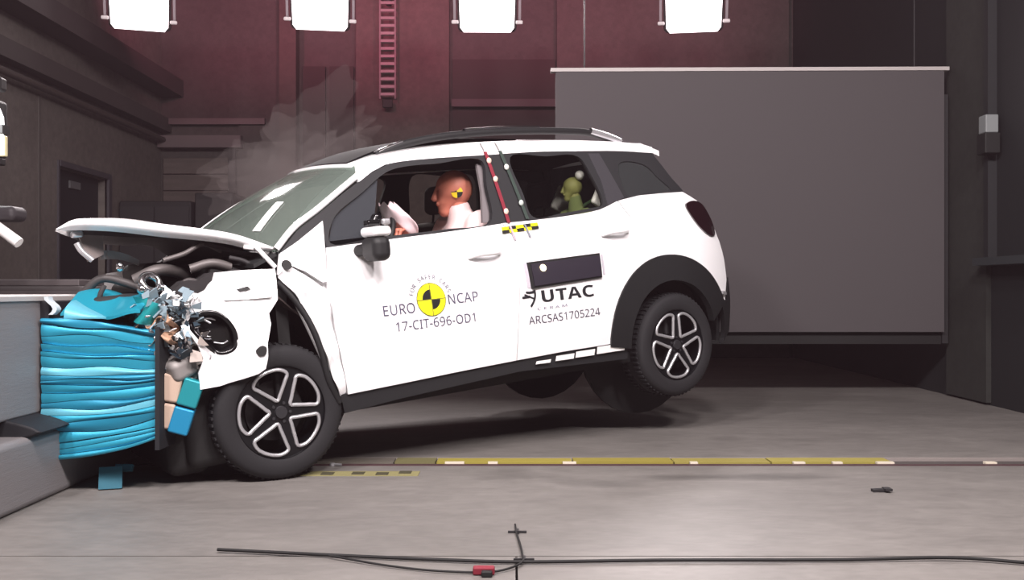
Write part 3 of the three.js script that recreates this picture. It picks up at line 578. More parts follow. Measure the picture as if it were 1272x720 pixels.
{ // checked marker under the belt line and the measuring tapes
  const k = cp('check_marker', panel([[1.4, 0.775], [1.655, 0.79], [1.655, 0.826], [1.4, 0.812]], { f: flank, off: 0.004, th: 0.003 }), T.yellow);
  for (const [i, up] of [[0, 0], [1, 1], [2, 0], [3, 1], [4, 0]]) { const u = 1.395 + i * 0.052, v = 0.775 + i * 0.003 + up * 0.019; cp('check', panel([[u, v], [u + 0.05, v + 0.003], [u + 0.05, v + 0.021], [u, v + 0.018]], { f: flank, off: 0.007, th: 0.002 }), T.black, k); }
  const strip = (a, b, w, m) => { const g = panel([[a[0] - w, a[1]], [b[0] - w, b[1]], [b[0] + w, b[1]], [a[0] + w, a[1]]], { f: flank, off: 0.01, th: 0.003, max: 0.06 }); return cp('measuring_tape', g, m); };
  const green = mat(0x2c3a34, 0.7);
  const a = strip([1.44, 1.255], [1.455, 0.835], 0.011, T.red), b = strip([1.545, 1.26], [1.59, 0.85], 0.011, green);
  strip([1.457, 0.815], [1.47, 0.735], 0.006, mat(0xb9a0ac, 0.7)); strip([1.56, 0.82], [1.575, 0.745], 0.006, mat(0x7b7f88, 0.7));
  strip([1.425, 1.31], [1.435, 1.262], 0.004, T.greyMetal); strip([1.53, 1.312], [1.54, 1.264], 0.004, T.greyMetal);
  const dot = (u, v, p, m) => cp('tape_dot', new THREE.SphereGeometry(0.016, 12, 10).scale(1, 1.1, 0.5).translate(u, v, flank(u, v) + 0.014), m, p);
  for (const v of [1.2, 1.09, 0.9]) dot(1.443 + 0.02 * (1.2 - v) * 2, v, a, mat(0xe8c9b8, 0.6));
  dot(1.55, 1.16, b, mat(0xe0e0d8, 0.6)); dot(1.575, 0.945, b, mat(0xb8c2bc, 0.6));
}
for (const [u0, u1, h] of [[1.5, 1.6, 0.018], [1.64, 1.77, 0.03], [1.785, 1.925, 0.036], [1.945, 2.16, 0.044]]) cp('sill_marker', panel([[u0, 0.028], [u1, 0.025], [u1 + 0.006, 0.025 + h], [u0 + 0.006, 0.026 + h]], { f: flank, off: 0.004, th: 0.004 }), T.white);
// hood, buckled upward
{
  const e = [pchip([[0, 0.075], [0.3, -0.14], [0.62, -0.44], [0.85, -0.72], [1, -0.84]]), pchip([[0, 0.79], [0.15, 0.835], [0.3, 0.875], [0.62, 0.945], [0.8, 0.97], [0.9, 0.972], [1, 0.94]]), pchip([[0, -0.12], [0.3, -0.15], [0.62, -0.22], [0.85, -0.3], [1, -0.4]])];
  const H = (s, t) => { const q = 2 * t - 1, w0 = e[2](s), w1 = 2 * MID - w0, c = 1 - q * q; return [e[0](s) - 0.1 * c * (1 - s) + 0.32 * t * s, e[1](s) + 0.03 * c * Math.sin(Math.PI * Math.min(1, s)) + 0.012 * Math.sin(9 * s + 5 * t) * s, w0 + (w1 - w0) * t]; };
  const hood = cp('hood', sheet((s, t) => H(s, 1 - t), 30, 16, 0.012), T.paint);
  cp('hood_flange', sheet((s, t) => { const p = H(s, 0), d = pchip([[0, 0.02], [0.12, 0.05], [0.4, 0.055], [0.62, 0.06], [0.9, 0.05], [1, 0.01]])(s); return [p[0], p[1] - d * t, p[2] - 0.03 * t * t + 0.012 * Math.sin(Math.PI * t)]; }, 30, 5, 0.012, [0, 0, -1]), T.paint, hood);
  cp('hood_shade_sheet', sheet((s, t) => { const p = H(0.04 + 0.9 * s, 0.06 + 0.88 * (1 - t)); return [p[0], p[1] - 0.045 - 0.02 * Math.sin(6 * s) ** 2, p[2]]; }, 20, 10, 0.02), mat(0x2b2527, 0.8), hood);  // dark sheet below the white hood, coloured for the shade there
  cp('hood_brace', M(sheet((s, t) => [-0.745 + 0.105 * s + 0.03 * t * (1 - s), 0.915 - (0.13 - 0.03 * s) * t, -0.41 - 0.01 * s], 6, 4, 0.02, [0, 0, -1]), sheet((s, t) => [-0.65 + 0.17 * s, 0.835 - 0.06 * s * s - (0.045 - 0.02 * s) * t, -0.43 - 0.02 * t], 10, 3, 0.02, [0, 0, -1])), T.bracket, hood);
  cp('hood_latch', M(tube([[-0.76, 0.875, -0.395], [-0.745, 0.84, -0.39], [-0.7, 0.79, -0.385]], 0.014), new RoundedBoxGeometry(0.05, 0.03, 0.05, 3, 0.01).translate(-0.755, 0.915, -0.4)), T.silver, hood);
  cp('hood_hinge', M(cyl([-0.01, 0.8, -0.13], [0.07, 0.69, -0.1], 0.012), cyl([-0.02, 0.79, -0.13], [-0.06, 0.8, -0.15], 0.01)), T.paint, hood);
}
// engine bay
{
  const block = cp('engine_block', M(new RoundedBoxGeometry(0.46, 0.4, 0.62, 4, 0.05).translate(-0.22, 0.47, -0.98), new RoundedBoxGeometry(0.3, 0.12, 0.5, 4, 0.04).translate(-0.25, 0.7, -0.95), new RoundedBoxGeometry(0.25, 0.36, 0.3, 4, 0.04).translate(-0.2, 0.48, -0.52)), mat(0x221f21, 0.6, 0.2));
  cp('intake_pipe', M(tube([[-0.52, 0.68, -0.4], [-0.42, 0.72, -0.36], [-0.3, 0.7, -0.42], [-0.2, 0.62, -0.6]], 0.03), tube([[-0.42, 0.765, -0.24], [-0.32, 0.79, -0.24], [-0.22, 0.83, -0.26], [-0.13, 0.79, -0.28]], 0.012), tube([[-0.3, 0.715, -0.24], [-0.2, 0.735, -0.22], [-0.11, 0.71, -0.22]], 0.022)), mat(0x5b5655, 0.5, 0.2), block);
  cp('pulley', M(new THREE.TorusGeometry(0.043, 0.017, 10, 28).rotateY(0.3).rotateX(-0.5).translate(-0.5, 0.665, -0.18), new THREE.SphereGeometry(0.025, 12, 8).translate(-0.545, 0.64, -0.16), new THREE.SphereGeometry(0.018, 12, 8).translate(-0.46, 0.64, -0.14)), T.chrome, block);
  cp('bolt', new THREE.SphereGeometry(0.02, 12, 8).scale(1, 1.2, 1).translate(-0.6, 0.75, -0.3), T.chrome, block);
  cp('battery', new RoundedBoxGeometry(0.2, 0.2, 0.24, 3, 0.02).translate(-0.12, 0.62, -0.34), T.black, block);
  cp('hose', M(tube([[-0.75, 0.62, -0.5], [-0.66, 0.7, -0.45], [-0.55, 0.67, -0.42], [-0.45, 0.6, -0.3]], 0.02), tube([[-0.4, 0.58, -0.2], [-0.33, 0.66, -0.2], [-0.26, 0.64, -0.2]], 0.014), tube([[-0.7, 0.56, -0.36], [-0.69, 0.63, -0.34], [-0.67, 0.67, -0.33]], 0.012)), mat(0x3c3838, 0.6), block);
  cp('radiator_support', M(span(-0.74, -0.5, 0.2, 0.62, -1.35, -0.3, 0.04), span(-0.6, -0.25, 0.02, 0.3, -1.35, -0.2, 0.04)), mat(0x1a1a1c, 0.8));
  cp('inner_wing', M(sheet((s, t) => [-0.5 + 0.58 * s, 0.6 + 0.09 * Math.sin(2.4 * s) + 0.01 * Math.sin(30 * s), -0.16 - 0.12 * t], 24, 4, 0.12), tube([[-0.12, 0.755, -0.2], [-0.06, 0.735, -0.18], [-0.01, 0.7, -0.16]], 0.012)), mat(0x201d1f, 0.7));
}
// front corner: torn white bumper skin with the lamp recess
const fog = smooth([[-0.35, 0.46], [-0.315, 0.505], [-0.24, 0.505], [-0.185, 0.45], [-0.162, 0.38], [-0.18, 0.33], [-0.235, 0.318], [-0.29, 0.365]], 32, true);
const skinF = crumpled(0.045), torn = (g) => g.translate(-0.03, 0, 0.05);   // the skin hangs outside the tyre
cp('bumper_skin', torn(panel([[0.06, 0.685], [-0.03, 0.69], [-0.13, 0.692], [-0.22, 0.69], [-0.235, 0.655], [-0.255, 0.64], [-0.275, 0.615], [-0.31, 0.6], [-0.33, 0.58], [-0.365, 0.585], [-0.38, 0.54], [-0.365, 0.5], [-0.385, 0.47], [-0.36, 0.42], [-0.33, 0.36], [-0.31, 0.3], [-0.345, 0.24], [-0.35, 0.17], [-0.26, 0.172], [-0.17, 0.188], [-0.085, 0.205], [-0.05, 0.225], [-0.035, 0.28], [-0.03, 0.34], [0.005, 0.43], [0.0, 0.48], [0.045, 0.54], [0.05, 0.6]], { holes: [fog], f: skinF, max: 0.035, th: 0.012 })), T.paint);
cp('skin_fold', torn(panel([[-0.2, 0.56], [-0.1, 0.575], [0.02, 0.565], [0.01, 0.555], [-0.1, 0.555]], { f: skinF, off: 0.012, th: 0.02, max: 0.04 })), T.paint);
cp('tow_eye_hole', torn(panel(smooth([[-0.09, 0.315], [-0.06, 0.335], [-0.04, 0.325], [-0.05, 0.29], [-0.08, 0.29]], 14, true), { f: skinF, off: 0.006, th: 0.02 })), T.black);
cp('skin_slot', torn(panel([[-0.13, 0.605], [-0.08, 0.615], [-0.07, 0.6], [-0.12, 0.593]], { f: skinF, off: 0.006, th: 0.02 })), T.black);
{
  const lampBox = cp('fog_lamp', torn(M(panel(fog, { f: (u, v) => skinF(u, v) - 0.05, th: 0.02, max: 0.05 }), tube(fog.map(([u, v]) => [u, v, skinF(u, v) - 0.012]), 0.014, 60, 8, true))), T.blackGloss);
  cp('reflector', torn(new THREE.TorusGeometry(0.045, 0.006, 8, 24).rotateX(-0.2).translate(-0.27, 0.43, -0.1)), mat(0x55555a, 0.3, 0.6), lampBox);
  cp('louvre', torn(M(tube([[-0.33, 0.47, -0.1], [-0.27, 0.485, -0.08], [-0.23, 0.47, -0.08]], 0.005), tube([[-0.32, 0.42, -0.1], [-0.27, 0.4, -0.09], [-0.22, 0.41, -0.08]], 0.005), tube([[-0.25, 0.37, -0.09], [-0.21, 0.36, -0.08], [-0.19, 0.37, -0.07]], 0.004), tube([[-0.3, 0.49, -0.09], [-0.26, 0.46, -0.08]], 0.006))), T.silver, lampBox);
}
// broken headlamp and torn plastic between the car and the barrier
{
  const shardGeo = (n, u0, u1, v0, v1, s0, s1) => M(Array.from({ length: n }, () => {
    const s = rr(s0, s1), sh = new THREE.Shape([[0, 0], [s * rr(0.6, 1), s * rr(-0.2, 0.3)], [s * rr(0.4, 0.9), s * rr(0.5, 1)], [s * rr(-0.2, 0.2), s * rr(0.3, 0.7)]].map((p) => new THREE.Vector2(...p)));
    return new THREE.ExtrudeGeometry(sh, { depth: 0.004, bevelEnabled: false }).rotateX(rr(-1.2, 1.2)).rotateY(rr(-1.2, 1.2)).rotateZ(rr(0, 6.3)).translate(rr(u0, u1), rr(v0, v1), rr(-0.16, 0.0));
  }));
  const core = cp('headlamp', M(new RoundedBoxGeometry(0.22, 0.16, 0.2, 4, 0.05).rotateZ(-0.5).translate(-0.47, 0.5, -0.26), new RoundedBoxGeometry(0.16, 0.16, 0.2, 4, 0.04).translate(-0.47, 0.36, -0.24)), mat(0x5c666e, 0.5));
  const stuff = (n, g, m) => { cp(n, g, m, core).userData.kind = 'stuff'; };
  stuff('lens_fragments', shardGeo(120, -0.58, -0.36, 0.4, 0.61, 0.02, 0.07), mat(0x8fa3ad, 0.15, 0.2, { clearcoat: 1 }));
  stuff('reflector_fragments', shardGeo(90, -0.56, -0.3, 0.32, 0.56, 0.015, 0.05), T.chrome);
  stuff('plastic_fragments', shardGeo(70, -0.58, -0.32, 0.28, 0.56, 0.02, 0.07), mat(0x20303a, 0.5));
  stuff('foam_fragments', shardGeo(40, -0.46, -0.3, 0.2, 0.42, 0.03, 0.07), mat(0xa69c95, 0.8));
  stuff('white_fragments', shardGeo(50, -0.55, -0.32, 0.36, 0.6, 0.015, 0.05), T.white);
  cp('bumper_beam', M(new RoundedBoxGeometry(0.14, 0.1, 0.3, 4, 0.03).rotateZ(0.3).rotateY(0.4).translate(-0.47, 0.27, -0.16), tube([[-0.55, 0.33, -0.14], [-0.47, 0.3, -0.1], [-0.4, 0.33, -0.1], [-0.36, 0.26, -0.09], [-0.37, 0.18, -0.09]], 0.025)), mat(0x8a8684, 0.6, 0.2));
  cp('lower_grille', M(span(-0.42, -0.12, -0.22, 0.19, -0.5, -0.1, 0.05), span(-0.5, -0.3, -0.25, 0.12, -1.3, -0.16, 0.05)), T.black);
  cp('undertray', sheet((s, t) => [-0.44 + 0.36 * s, 0.17 - 0.02 * s - 0.02 * Math.sin(12 * s), -0.05 - 0.2 * t], 12, 3, 0.03), T.blackPlastic);
}
// wheels
function wheel(u, w, far, spin, v = 0) {
  const g = new THREE.Group(); g.name = 'wheel'; car.add(g); g.position.set(u - B[0], v - B[1], w - B[2]);
  if (far) g.rotation.y = Math.PI;
  const R0 = 0.322, prof = [[0.222, -0.004], [0.236, 0.004], [0.262, 0.008], [0.29, 0.006], [0.308, -0.004], [0.318, -0.02], [R0, -0.05], [R0, -0.085], [R0 - 0.005, -0.09], [R0, -0.095], [R0, -0.13], [R0 - 0.005, -0.134], [R0, -0.138], [R0, -0.17], [0.312, -0.195], [0.29, -0.205], [0.25, -0.205], [0.222, -0.195]].map(([r, z]) => new THREE.Vector2(r, z));
  const tyre = mesh('tyre', new THREE.LatheGeometry(prof, 72).rotateX(Math.PI / 2), T.rubber, g);
  const blocks = []; for (let i = 0; i < 64; i++) for (const z of [-0.055, -0.165]) blocks.push(box(0.012, 0.02, 0.05, 0, R0 - 0.004, z).rotateZ(i * Math.PI / 32 + z));
  mesh('tread', M(blocks), T.rubber, tyre);
  const rim = new THREE.Shape().absarc(0, 0, 0.224, 0, Math.PI * 2), loops = [];
  for (let i = 0; i < 5; i++) {
    const a = spin + i * Math.PI * 0.4, at = (r, d) => [r * Math.cos(a + d), r * Math.sin(a + d)];
    const pts = smooth([at(0.058, 0), at(0.085, 0.27), at(0.15, 0.46), at(0.186, 0.49), at(0.203, 0.3), at(0.206, 0), at(0.203, -0.3), at(0.186, -0.49), at(0.15, -0.46), at(0.085, -0.27)], 44, true);
    rim.holes.push(new THREE.Path(pts.slice(0, -1).map((p) => new THREE.Vector2(...p)).reverse())); loops.push(pts);
  }
  const face = mesh('rim', M(new THREE.ExtrudeGeometry(rim, { depth: 0.02, bevelEnabled: true, bevelSize: 0.003, bevelThickness: 0.003, bevelSegments: 2, curveSegments: 48 }).translate(0, 0, -0.034), new THREE.LatheGeometry([[0.222, 0.0], [0.216, -0.02], [0.205, -0.1], [0.21, -0.19], [0.222, -0.195]].map((p) => new THREE.Vector2(...p)), 48).rotateX(Math.PI / 2)), T.alloyDark, g);
  loops.forEach((pts) => mesh('spoke_edge', new THREE.TubeGeometry(new THREE.CatmullRomCurve3(pts.slice(0, -1).map(([x, y]) => V(x, y, -0.008)), true), 60, 0.0095, 8, true), T.silver, face));
  mesh('hub_cap', M(cyl([0, 0, -0.02], [0, 0, 0.0], 0.034, 0.028, 24), ...Array.from({ length: 5 }, (_, i) => cyl([0.046 * Math.cos(spin + 0.63 + i * 1.2566), 0.046 * Math.sin(spin + 0.63 + i * 1.2566), -0.02], [0.046 * Math.cos(spin + 0.63 + i * 1.2566), 0.046 * Math.sin(spin + 0.63 + i * 1.2566), -0.006], 0.008, 0.008, 8))), mat(0x3b3b3e, 0.4, 0.5), face);
  mesh('brake_disc', M(cyl([0, 0, -0.12], [0, 0, -0.1], 0.145, 0.145, 40), cyl([0, 0, -0.19], [0, 0, -0.04], 0.06, 0.06, 20)), mat(0x3c3a3b, 0.4, 0.7), g);
  mesh('brake_caliper', new RoundedBoxGeometry(0.07, 0.14, 0.07, 3, 0.02).translate(0.125 * Math.cos(spin - 0.6), 0.125 * Math.sin(spin - 0.6), -0.1), T.steelDark, g);
}
const deg = Math.PI / 180;
wheel(0, 0, false, 104 * deg); wheel(0.03, 2 * MID, true, 0.3); wheel(2.615, 0, false, 124 * deg); wheel(2.615, 2 * MID, true, 0.9);

// ------------------------------------------------------------------ dummies
const smin = (a, b, k) => { const h = Math.max(0, Math.min(1, 0.5 + 0.5 * (b - a) / k)); return b + (a - b) * h - k * h * (1 - h); };
function capsule(p, a, b, r0, r1) {
  const bx = b[0] - a[0], by = b[1] - a[1], bz = b[2] - a[2], px = p[0] - a[0], py = p[1] - a[1], pz = p[2] - a[2];
  const h = Math.max(0, Math.min(1, (px * bx + py * by + pz * bz) / (bx * bx + by * by + bz * bz + 1e-9)));
  return Math.hypot(px - bx * h, py - by * h, pz - bz * h) - (r0 + (r1 - r0) * h);
}
function blob(field, centre, size, res) {
  const mc = new MarchingCubes(res, new THREE.MeshStandardMaterial(), false, false, 200000);
  mc.isolation = 0;
  for (let k = 0; k < res; k++) for (let j = 0; j < res; j++) for (let i = 0; i < res; i++) {
    const p = [centre[0] + (i - res / 2) / (res / 2) * size, centre[1] + (j - res / 2) / (res / 2) * size, centre[2] + (k - res / 2) / (res / 2) * size];
    mc.field[i + j * res + k * res * res] = -field(p);
  }
  mc.update();
  const n = mc.count, g = new THREE.BufferGeometry();
  g.setAttribute('position', new THREE.BufferAttribute(mc.positionArray.slice(0, n * 3), 3));
  g.setAttribute('normal', new THREE.BufferAttribute(mc.normalArray.slice(0, n * 3), 3));
  return g.scale(size, size, size).translate(...centre);
}
const HEAD_TURN = 0.5;
const headField = (c, s) => (p) => {   // faces -u, turned away from the near side
  const X = (p[0] - c[0]) / s, Z = (p[2] - c[2]) / s, q = [X * Math.cos(HEAD_TURN) + Z * Math.sin(HEAD_TURN), (p[1] - c[1]) / s, -X * Math.sin(HEAD_TURN) + Z * Math.cos(HEAD_TURN)];
  let d = (Math.hypot(q[0] / 1.0, (q[1] - 0.02) / 0.98, q[2] / 0.8) - 0.1);
  d = smin(d, capsule(q, [-0.055, -0.06, 0], [-0.06, -0.095, 0], 0.045, 0.035), 0.03);
  d = smin(d, capsule(q, [-0.098, 0.015, 0], [-0.113, -0.028, 0], 0.01, 0.016), 0.014);
  d = smin(d, capsule(q, [-0.096, -0.058, -0.02], [-0.096, -0.058, 0.02], 0.008, 0.008), 0.01);
  for (const k of [-1, 1]) d = -smin(-d, capsule(q, [-0.1, 0.012, 0.032 * k], [-0.1, 0.012, 0.036 * k], 0.013, 0.013), 0.01);
  return d * s;
};
function handField(at, s, dir) {   // palm at `at`, fingers toward dir in the u-v plane, curled
  const bones = [], f = [Math.cos(dir), Math.sin(dir)], n = [-f[1], f[0]];
  const P = (a, b, c) => [at[0] + s * (f[0] * a + n[0] * b), at[1] + s * (f[1] * a + n[1] * b), at[2] + s * c];
  for (const c of [-0.03, -0.01, 0.01, 0.03]) bones.push([P(-0.02, 0, c * 0.8), P(0.055, 0, c), 0.013, 0.012]);
  [[-0.031, 0.9], [-0.011, 1.05], [0.01, 1.0], [0.031, 0.8]].forEach(([c, l]) => {
    bones.push([P(0.055, 0, c), P(0.055 + 0.035 * l, -0.012, c * 1.05), 0.0095, 0.009], [P(0.055 + 0.035 * l, -0.012, c * 1.05), P(0.055 + 0.045 * l, -0.038, c * 1.05), 0.009, 0.0085], [P(0.055 + 0.045 * l, -0.038, c * 1.05), P(0.055 + 0.028 * l, -0.054, c * 1.05), 0.0085, 0.0075]);
  });
  bones.push([P(-0.01, -0.005, -0.03), P(0.025, -0.03, -0.055), 0.013, 0.011], [P(0.025, -0.03, -0.055), P(0.055, -0.05, -0.05), 0.011, 0.009]);
  return (p) => { let d = 1; for (const [a, b, r0, r1] of bones) d = smin(d, capsule(p, a, b, r0 * s, r1 * s), 0.006 * s); return d; };
}
function makeDummy(group, hip, s, w, headAt, handAt, skin, cloth) {
  const P = (u, v, k = 0) => [hip[0] + s * u, hip[1] + s * v, w + s * k];
  const neck = [headAt[0] + 0.02 * s, headAt[1] - 0.1 * s, w], chest = [hip[0] + (headAt[0] - hip[0]) * 0.62 + 0.05 * s, hip[1] + (headAt[1] - hip[1]) * 0.55, w];
  const torso = [[P(0, 0, -0.07), P(0, 0, 0.07), 0.1, 0.1], [P(0, 0.02), chest, 0.11, 0.13], [[chest[0], chest[1], w - 0.08 * s], [chest[0], chest[1], w + 0.08 * s], 0.1, 0.1], [chest, neck, 0.1, 0.055]];
  const arms = [], legs = [];
  for (const k of [-1, 1]) {
    const sh = [chest[0] - 0.01, chest[1] + 0.1 * s, w + 0.17 * s * k], el = [(sh[0] + handAt[0]) / 2 + 0.05 * s, (sh[1] + handAt[1]) / 2 - 0.13 * s, w + 0.22 * s * k], ha = [handAt[0], handAt[1], w + handAt[2] * k];
    arms.push([[chest[0], chest[1] + 0.08 * s, w + 0.05 * k * s], sh, 0.07, 0.065], [sh, el, 0.055, 0.042]);
    legs.push([el, ha, 0.042, 0.028], [P(-0.02, 0, 0.09 * k), P(-0.42, 0.08, 0.11 * k), 0.085, 0.06], [P(-0.42, 0.08, 0.11 * k), P(-0.68, -0.24, 0.1 * k), 0.056, 0.04], [P(-0.68, -0.26, 0.1 * k), P(-0.84, -0.22, 0.11 * k), 0.04, 0.03]);
  }
  const all = [...torso, ...arms, ...legs], hf = headField(headAt, s), ext = (list, grow, k) => (p) => { let d = 9; for (const [a, b, r0, r1] of list) d = smin(d, capsule(p, a, b, (r0 + grow) * s, (r1 + grow) * s), k * s); return d; };
  const bodyF = ext(all, 0, 0.03);
  const centre = [hip[0] - 0.25 * s, hip[1] + 0.25 * s, w], size = 0.68 * s;
  const parts = [blob((p) => smin(bodyF(p), capsule(p, neck, headAt, 0.052 * s, 0.055 * s), 0.02), centre, size, 110), blob(hf, headAt, 0.145 * s, 72)];
  for (const k of [-1, 1]) parts.push(blob(handField([handAt[0] - 0.04 * s, handAt[1], w + handAt[2] * k], s, Math.PI * 0.8), [handAt[0] - 0.06 * s, handAt[1], w + handAt[2] * k], 0.14 * s, 60));
  cp('body', M(parts), skin, group);
  cp('shirt', blob(ext([...torso.slice(1), ...arms], 0.01, 0.035), [chest[0], chest[1], w], 0.42 * s, 64), cloth, group);
  cp('shorts', blob(ext([torso[0], legs[1], legs[5]].map(([a, b, r0, r1]) => [a, [a[0] + (b[0] - a[0]) * 0.7, a[1] + (b[1] - a[1]) * 0.7, a[2] + (b[2] - a[2]) * 0.7], r0, r1]), 0.012, 0.03), [hip[0] - 0.15 * s, hip[1], w], 0.36 * s, 56), cloth, group);
}
{
  const d = inCar('crash_test_dummy', 'pink-headed crash test dummy in a pale shirt sitting at the steering wheel', 'dummy'), head = [1.365, 1.045, -0.5];
  makeDummy(d, [1.38, 0.34], 1.1, -0.5, head, [0.98, 0.74, 0.16], T.vinyl, T.shirt);
  for (let i = 0; i < 4; i++) {
    const a0 = i * Math.PI / 2, g = new THREE.RingGeometry(0.0005, 0.034, 10, 3, a0, Math.PI / 2), p = g.attributes.position;
    for (let j = 0; j < p.count; j++) { const x = p.getX(j), y = p.getY(j); p.setZ(j, 0.0925 - 2.2 * (x * x + y * y)); }
    g.computeVertexNormals();
    cp('target_quarter', g.rotateY(-HEAD_TURN).translate(head[0] + 0.012, head[1] - 0.005, head[2]), i % 2 ? T.black : mat(0xf0c81c, 0.5), d);
  }
  const c = inCar('child_dummy', 'small child crash test dummy with an olive head in the rear seat', 'dummy');
  makeDummy(c, [2.16, 0.5], 0.62, -0.4, [2.18, 1.03, -0.4], [1.94, 0.76, 0.1], mat(0x8d8f52, 0.6), mat(0x6d7a4a, 0.9));
  cp('head_marker', new THREE.SphereGeometry(0.03, 16, 12).translate(2.2, 1.11, -0.345), T.white, c);
  const s = inCar('child_carrier', 'child car seat with a white side wing beside the rear door', 'child seat');
  cp('seat_shell', M(new RoundedBoxGeometry(0.08, 0.62, 0.42, 4, 0.035).rotateZ(-0.2).translate(2.38, 0.8, -0.46), new RoundedBoxGeometry(0.36, 0.1, 0.42, 4, 0.04).translate(2.2, 0.43, -0.46)), mat(0x1f2a22, 0.8), s);
  for (const k of [-1, 1]) cp('side_wing', new RoundedBoxGeometry(0.15, 0.17, 0.035, 4, 0.017).rotateZ(-0.55).translate(2.29, 0.965, -0.44 + k * 0.21), T.white, s);
  cp('harness', M(tube([[2.33, 0.95, -0.4], [2.2, 0.88, -0.4], [2.13, 0.7, -0.43]], 0.012), tube([[2.33, 0.95, -0.52], [2.2, 0.88, -0.52], [2.13, 0.7, -0.48]], 0.012)), mat(0x3f5c3a, 0.8), s);
}

// ------------------------------------------------------------------ the barrier
{
  const b = thing('crash_barrier', 'grey steel crash barrier with blue crushable honeycomb block at the left', 'barrier', [-2.1, 0, -4.3]);
  const q = (g) => g.translate(2.1, 0, 4.3);
  const bp = (n, g, m, p = b) => mesh(n, q(g), m, p);
  bp('mounting_plate', span(-3.2, -2.115, 0.36, 0.875, -6.3, -3.3, 0.012), T.plate);
  bp('plate_lit_edge', span(-3.2, -2.105, 0.862, 0.882, -6.3, -3.3), mat(0xb9b4b2, 0.5, 0.2));  // top edge coloured lighter, as if lit by the lamps overhead
  bp('backing_plate', span(-2.13, -2.075, 0.1, 0.86, -5.4, -4.33, 0.006), T.plateDark);
  bp('base_block', span(-3.2, -2.02, 0, 0.295, -6.2, -3.3, 0.03), T.plate);
  bp('base_block', span(-3.1, -2.3, 0.27, 0.4, -6.1, -3.4), T.plateDark);
  { // black wedge between plate and base
    const s = new THREE.Shape(); s.moveTo(-2.5, 0.385); s.quadraticCurveTo(-2.15, 0.38, -1.985, 0.315); s.quadraticCurveTo(-2.1, 0.27, -2.5, 0.27);
    bp('wedge_bracket', new THREE.ExtrudeGeometry(s, { depth: 0.4, bevelEnabled: true, bevelSize: 0.01, bevelThickness: 0.01 }).translate(0, 0, -4.45), T.plateDark);
  }
  // honeycomb: sheets one over the other, wavy along the crush direction
  const n = 19, y0 = 0.15, y1 = 0.785, cuts = [0];
  for (let i = 0; i < n; i++) cuts.push(cuts[i] + rr(0.6, 1.5));
  const tones = [T.blue, T.blueLight, T.blueDark, T.blue, T.blue];
  const low = (x) => y0 + 0.1 * x * x, high = (x) => y1 - 0.045 * x + 0.008 * Math.sin(5 * x);
  const wave = Array.from({ length: n + 1 }, (_, i) => [rr(0, 6), i === 0 || i === n ? 0 : rr(0.003, 0.009), rr(4, 9)]);
  const edgeY = (i, x) => { const l = low(x), h = high(x); return l + (h - l) * cuts[i] / cuts[n] + wave[i][1] * Math.sin(wave[i][2] * x + wave[i][0]); };
  for (let i = 0; i < n; i++) {
    const out = rr(-0.006, 0.006), lean = rr(-0.012, 0.012), puff = rr(0.001, 0.006), k = rr(3, 8), ph = rr(0, 6);
    const prof = (s, t) => { const a = edgeY(i, s), b = edgeY(i + 1, s), g = Math.min(0.0012, (b - a) * 0.05); return [-2.1 + 0.525 * s, a + g + (b - a - 2 * g) * t, -4.31 + out + lean * (t - 0.5) + puff * Math.sin(Math.PI * t) * (1 + 0.7 * Math.sin(k * s + ph))]; };
    bp('honeycomb_sheet', sheet(prof, 24, 6, 0.45, [0, 0, -1]), tones[Math.floor(rnd() * 5)]);
  }
  bp('gap_shade', sheet((s, t) => [-1.564, 0.2 + 0.545 * t, -4.285 - 0.45 * s], 2, 6, 0.02, [-1, 0, 0]), T.plateDark);  // dark sheet put in for the shaded gap at the honeycomb end
  // torn cladding curling over the top
  bp('torn_cladding', sheet((s, t) => [-2.02 + 0.36 * s, 0.805 + 0.1 * Math.min(1, t * 1.6) - 0.07 * s * t * 0.4 + 0.015 * Math.sin(8 * s), -4.32 - 0.3 * t - 0.03 * Math.sin(6 * s)], 20, 10, 0.012, [0, -1, 0]), T.teal);
  bp('torn_cladding', sheet((s, t) => { const a = Math.PI * t; return [-2.0 + 0.2 * s, 0.79 + 0.075 * Math.sin(a) * (1 - s), -4.31 - 0.12 * (1 - Math.cos(a))]; }, 12, 14, 0.008, [0, -1, 0]), T.blueLight);
  bp('torn_cladding', sheet((s, t) => [-1.7 + 0.13 * s, 0.88 - 0.11 * t - 0.03 * s, -4.33 - 0.05 * Math.sin(5 * s + 3 * t)], 8, 8, 0.01, [0, 0, -1]), mat(0x1f8f93, 0.45, 0.3));
  bp('torn_cladding', sheet((s, t) => [-2.04 + 0.02 * Math.sin(5 * t), 0.8 + 0.08 * t, -4.29 - 0.04 * s], 4, 6, 0.02, [-1, 0, 0]), mat(0xb9c4c9, 0.5));
  // crushed bumper element in front
  const e = [-1.56, 0.405, -4.4];
  const tilt = (g) => g.rotateZ(-0.2).rotateY(0.25).translate(...e);
  const core = bp('bumper_element', tilt(M(new RoundedBoxGeometry(0.14, 0.125, 0.3, 3, 0.012).translate(-0.03, 0.062, -0.1), new RoundedBoxGeometry(0.14, 0.115, 0.3, 3, 0.012).translate(-0.035, -0.065, -0.1))), T.tan);
  bp('cladding', tilt(new RoundedBoxGeometry(0.09, 0.125, 0.31, 3, 0.01).rotateZ(-0.12).translate(0.085, 0.055, -0.095)), mat(0x1f8c96, 0.45, 0.3), core);
  bp('cladding', tilt(new RoundedBoxGeometry(0.09, 0.12, 0.31, 3, 0.01).rotateZ(-0.1).translate(0.07, -0.075, -0.095)), mat(0x1f86b2, 0.45, 0.3), core);
  bp('bumper_element', span(-1.6, -1.52, 0.5, 0.78, -4.72, -4.45, 0.03), T.tan);
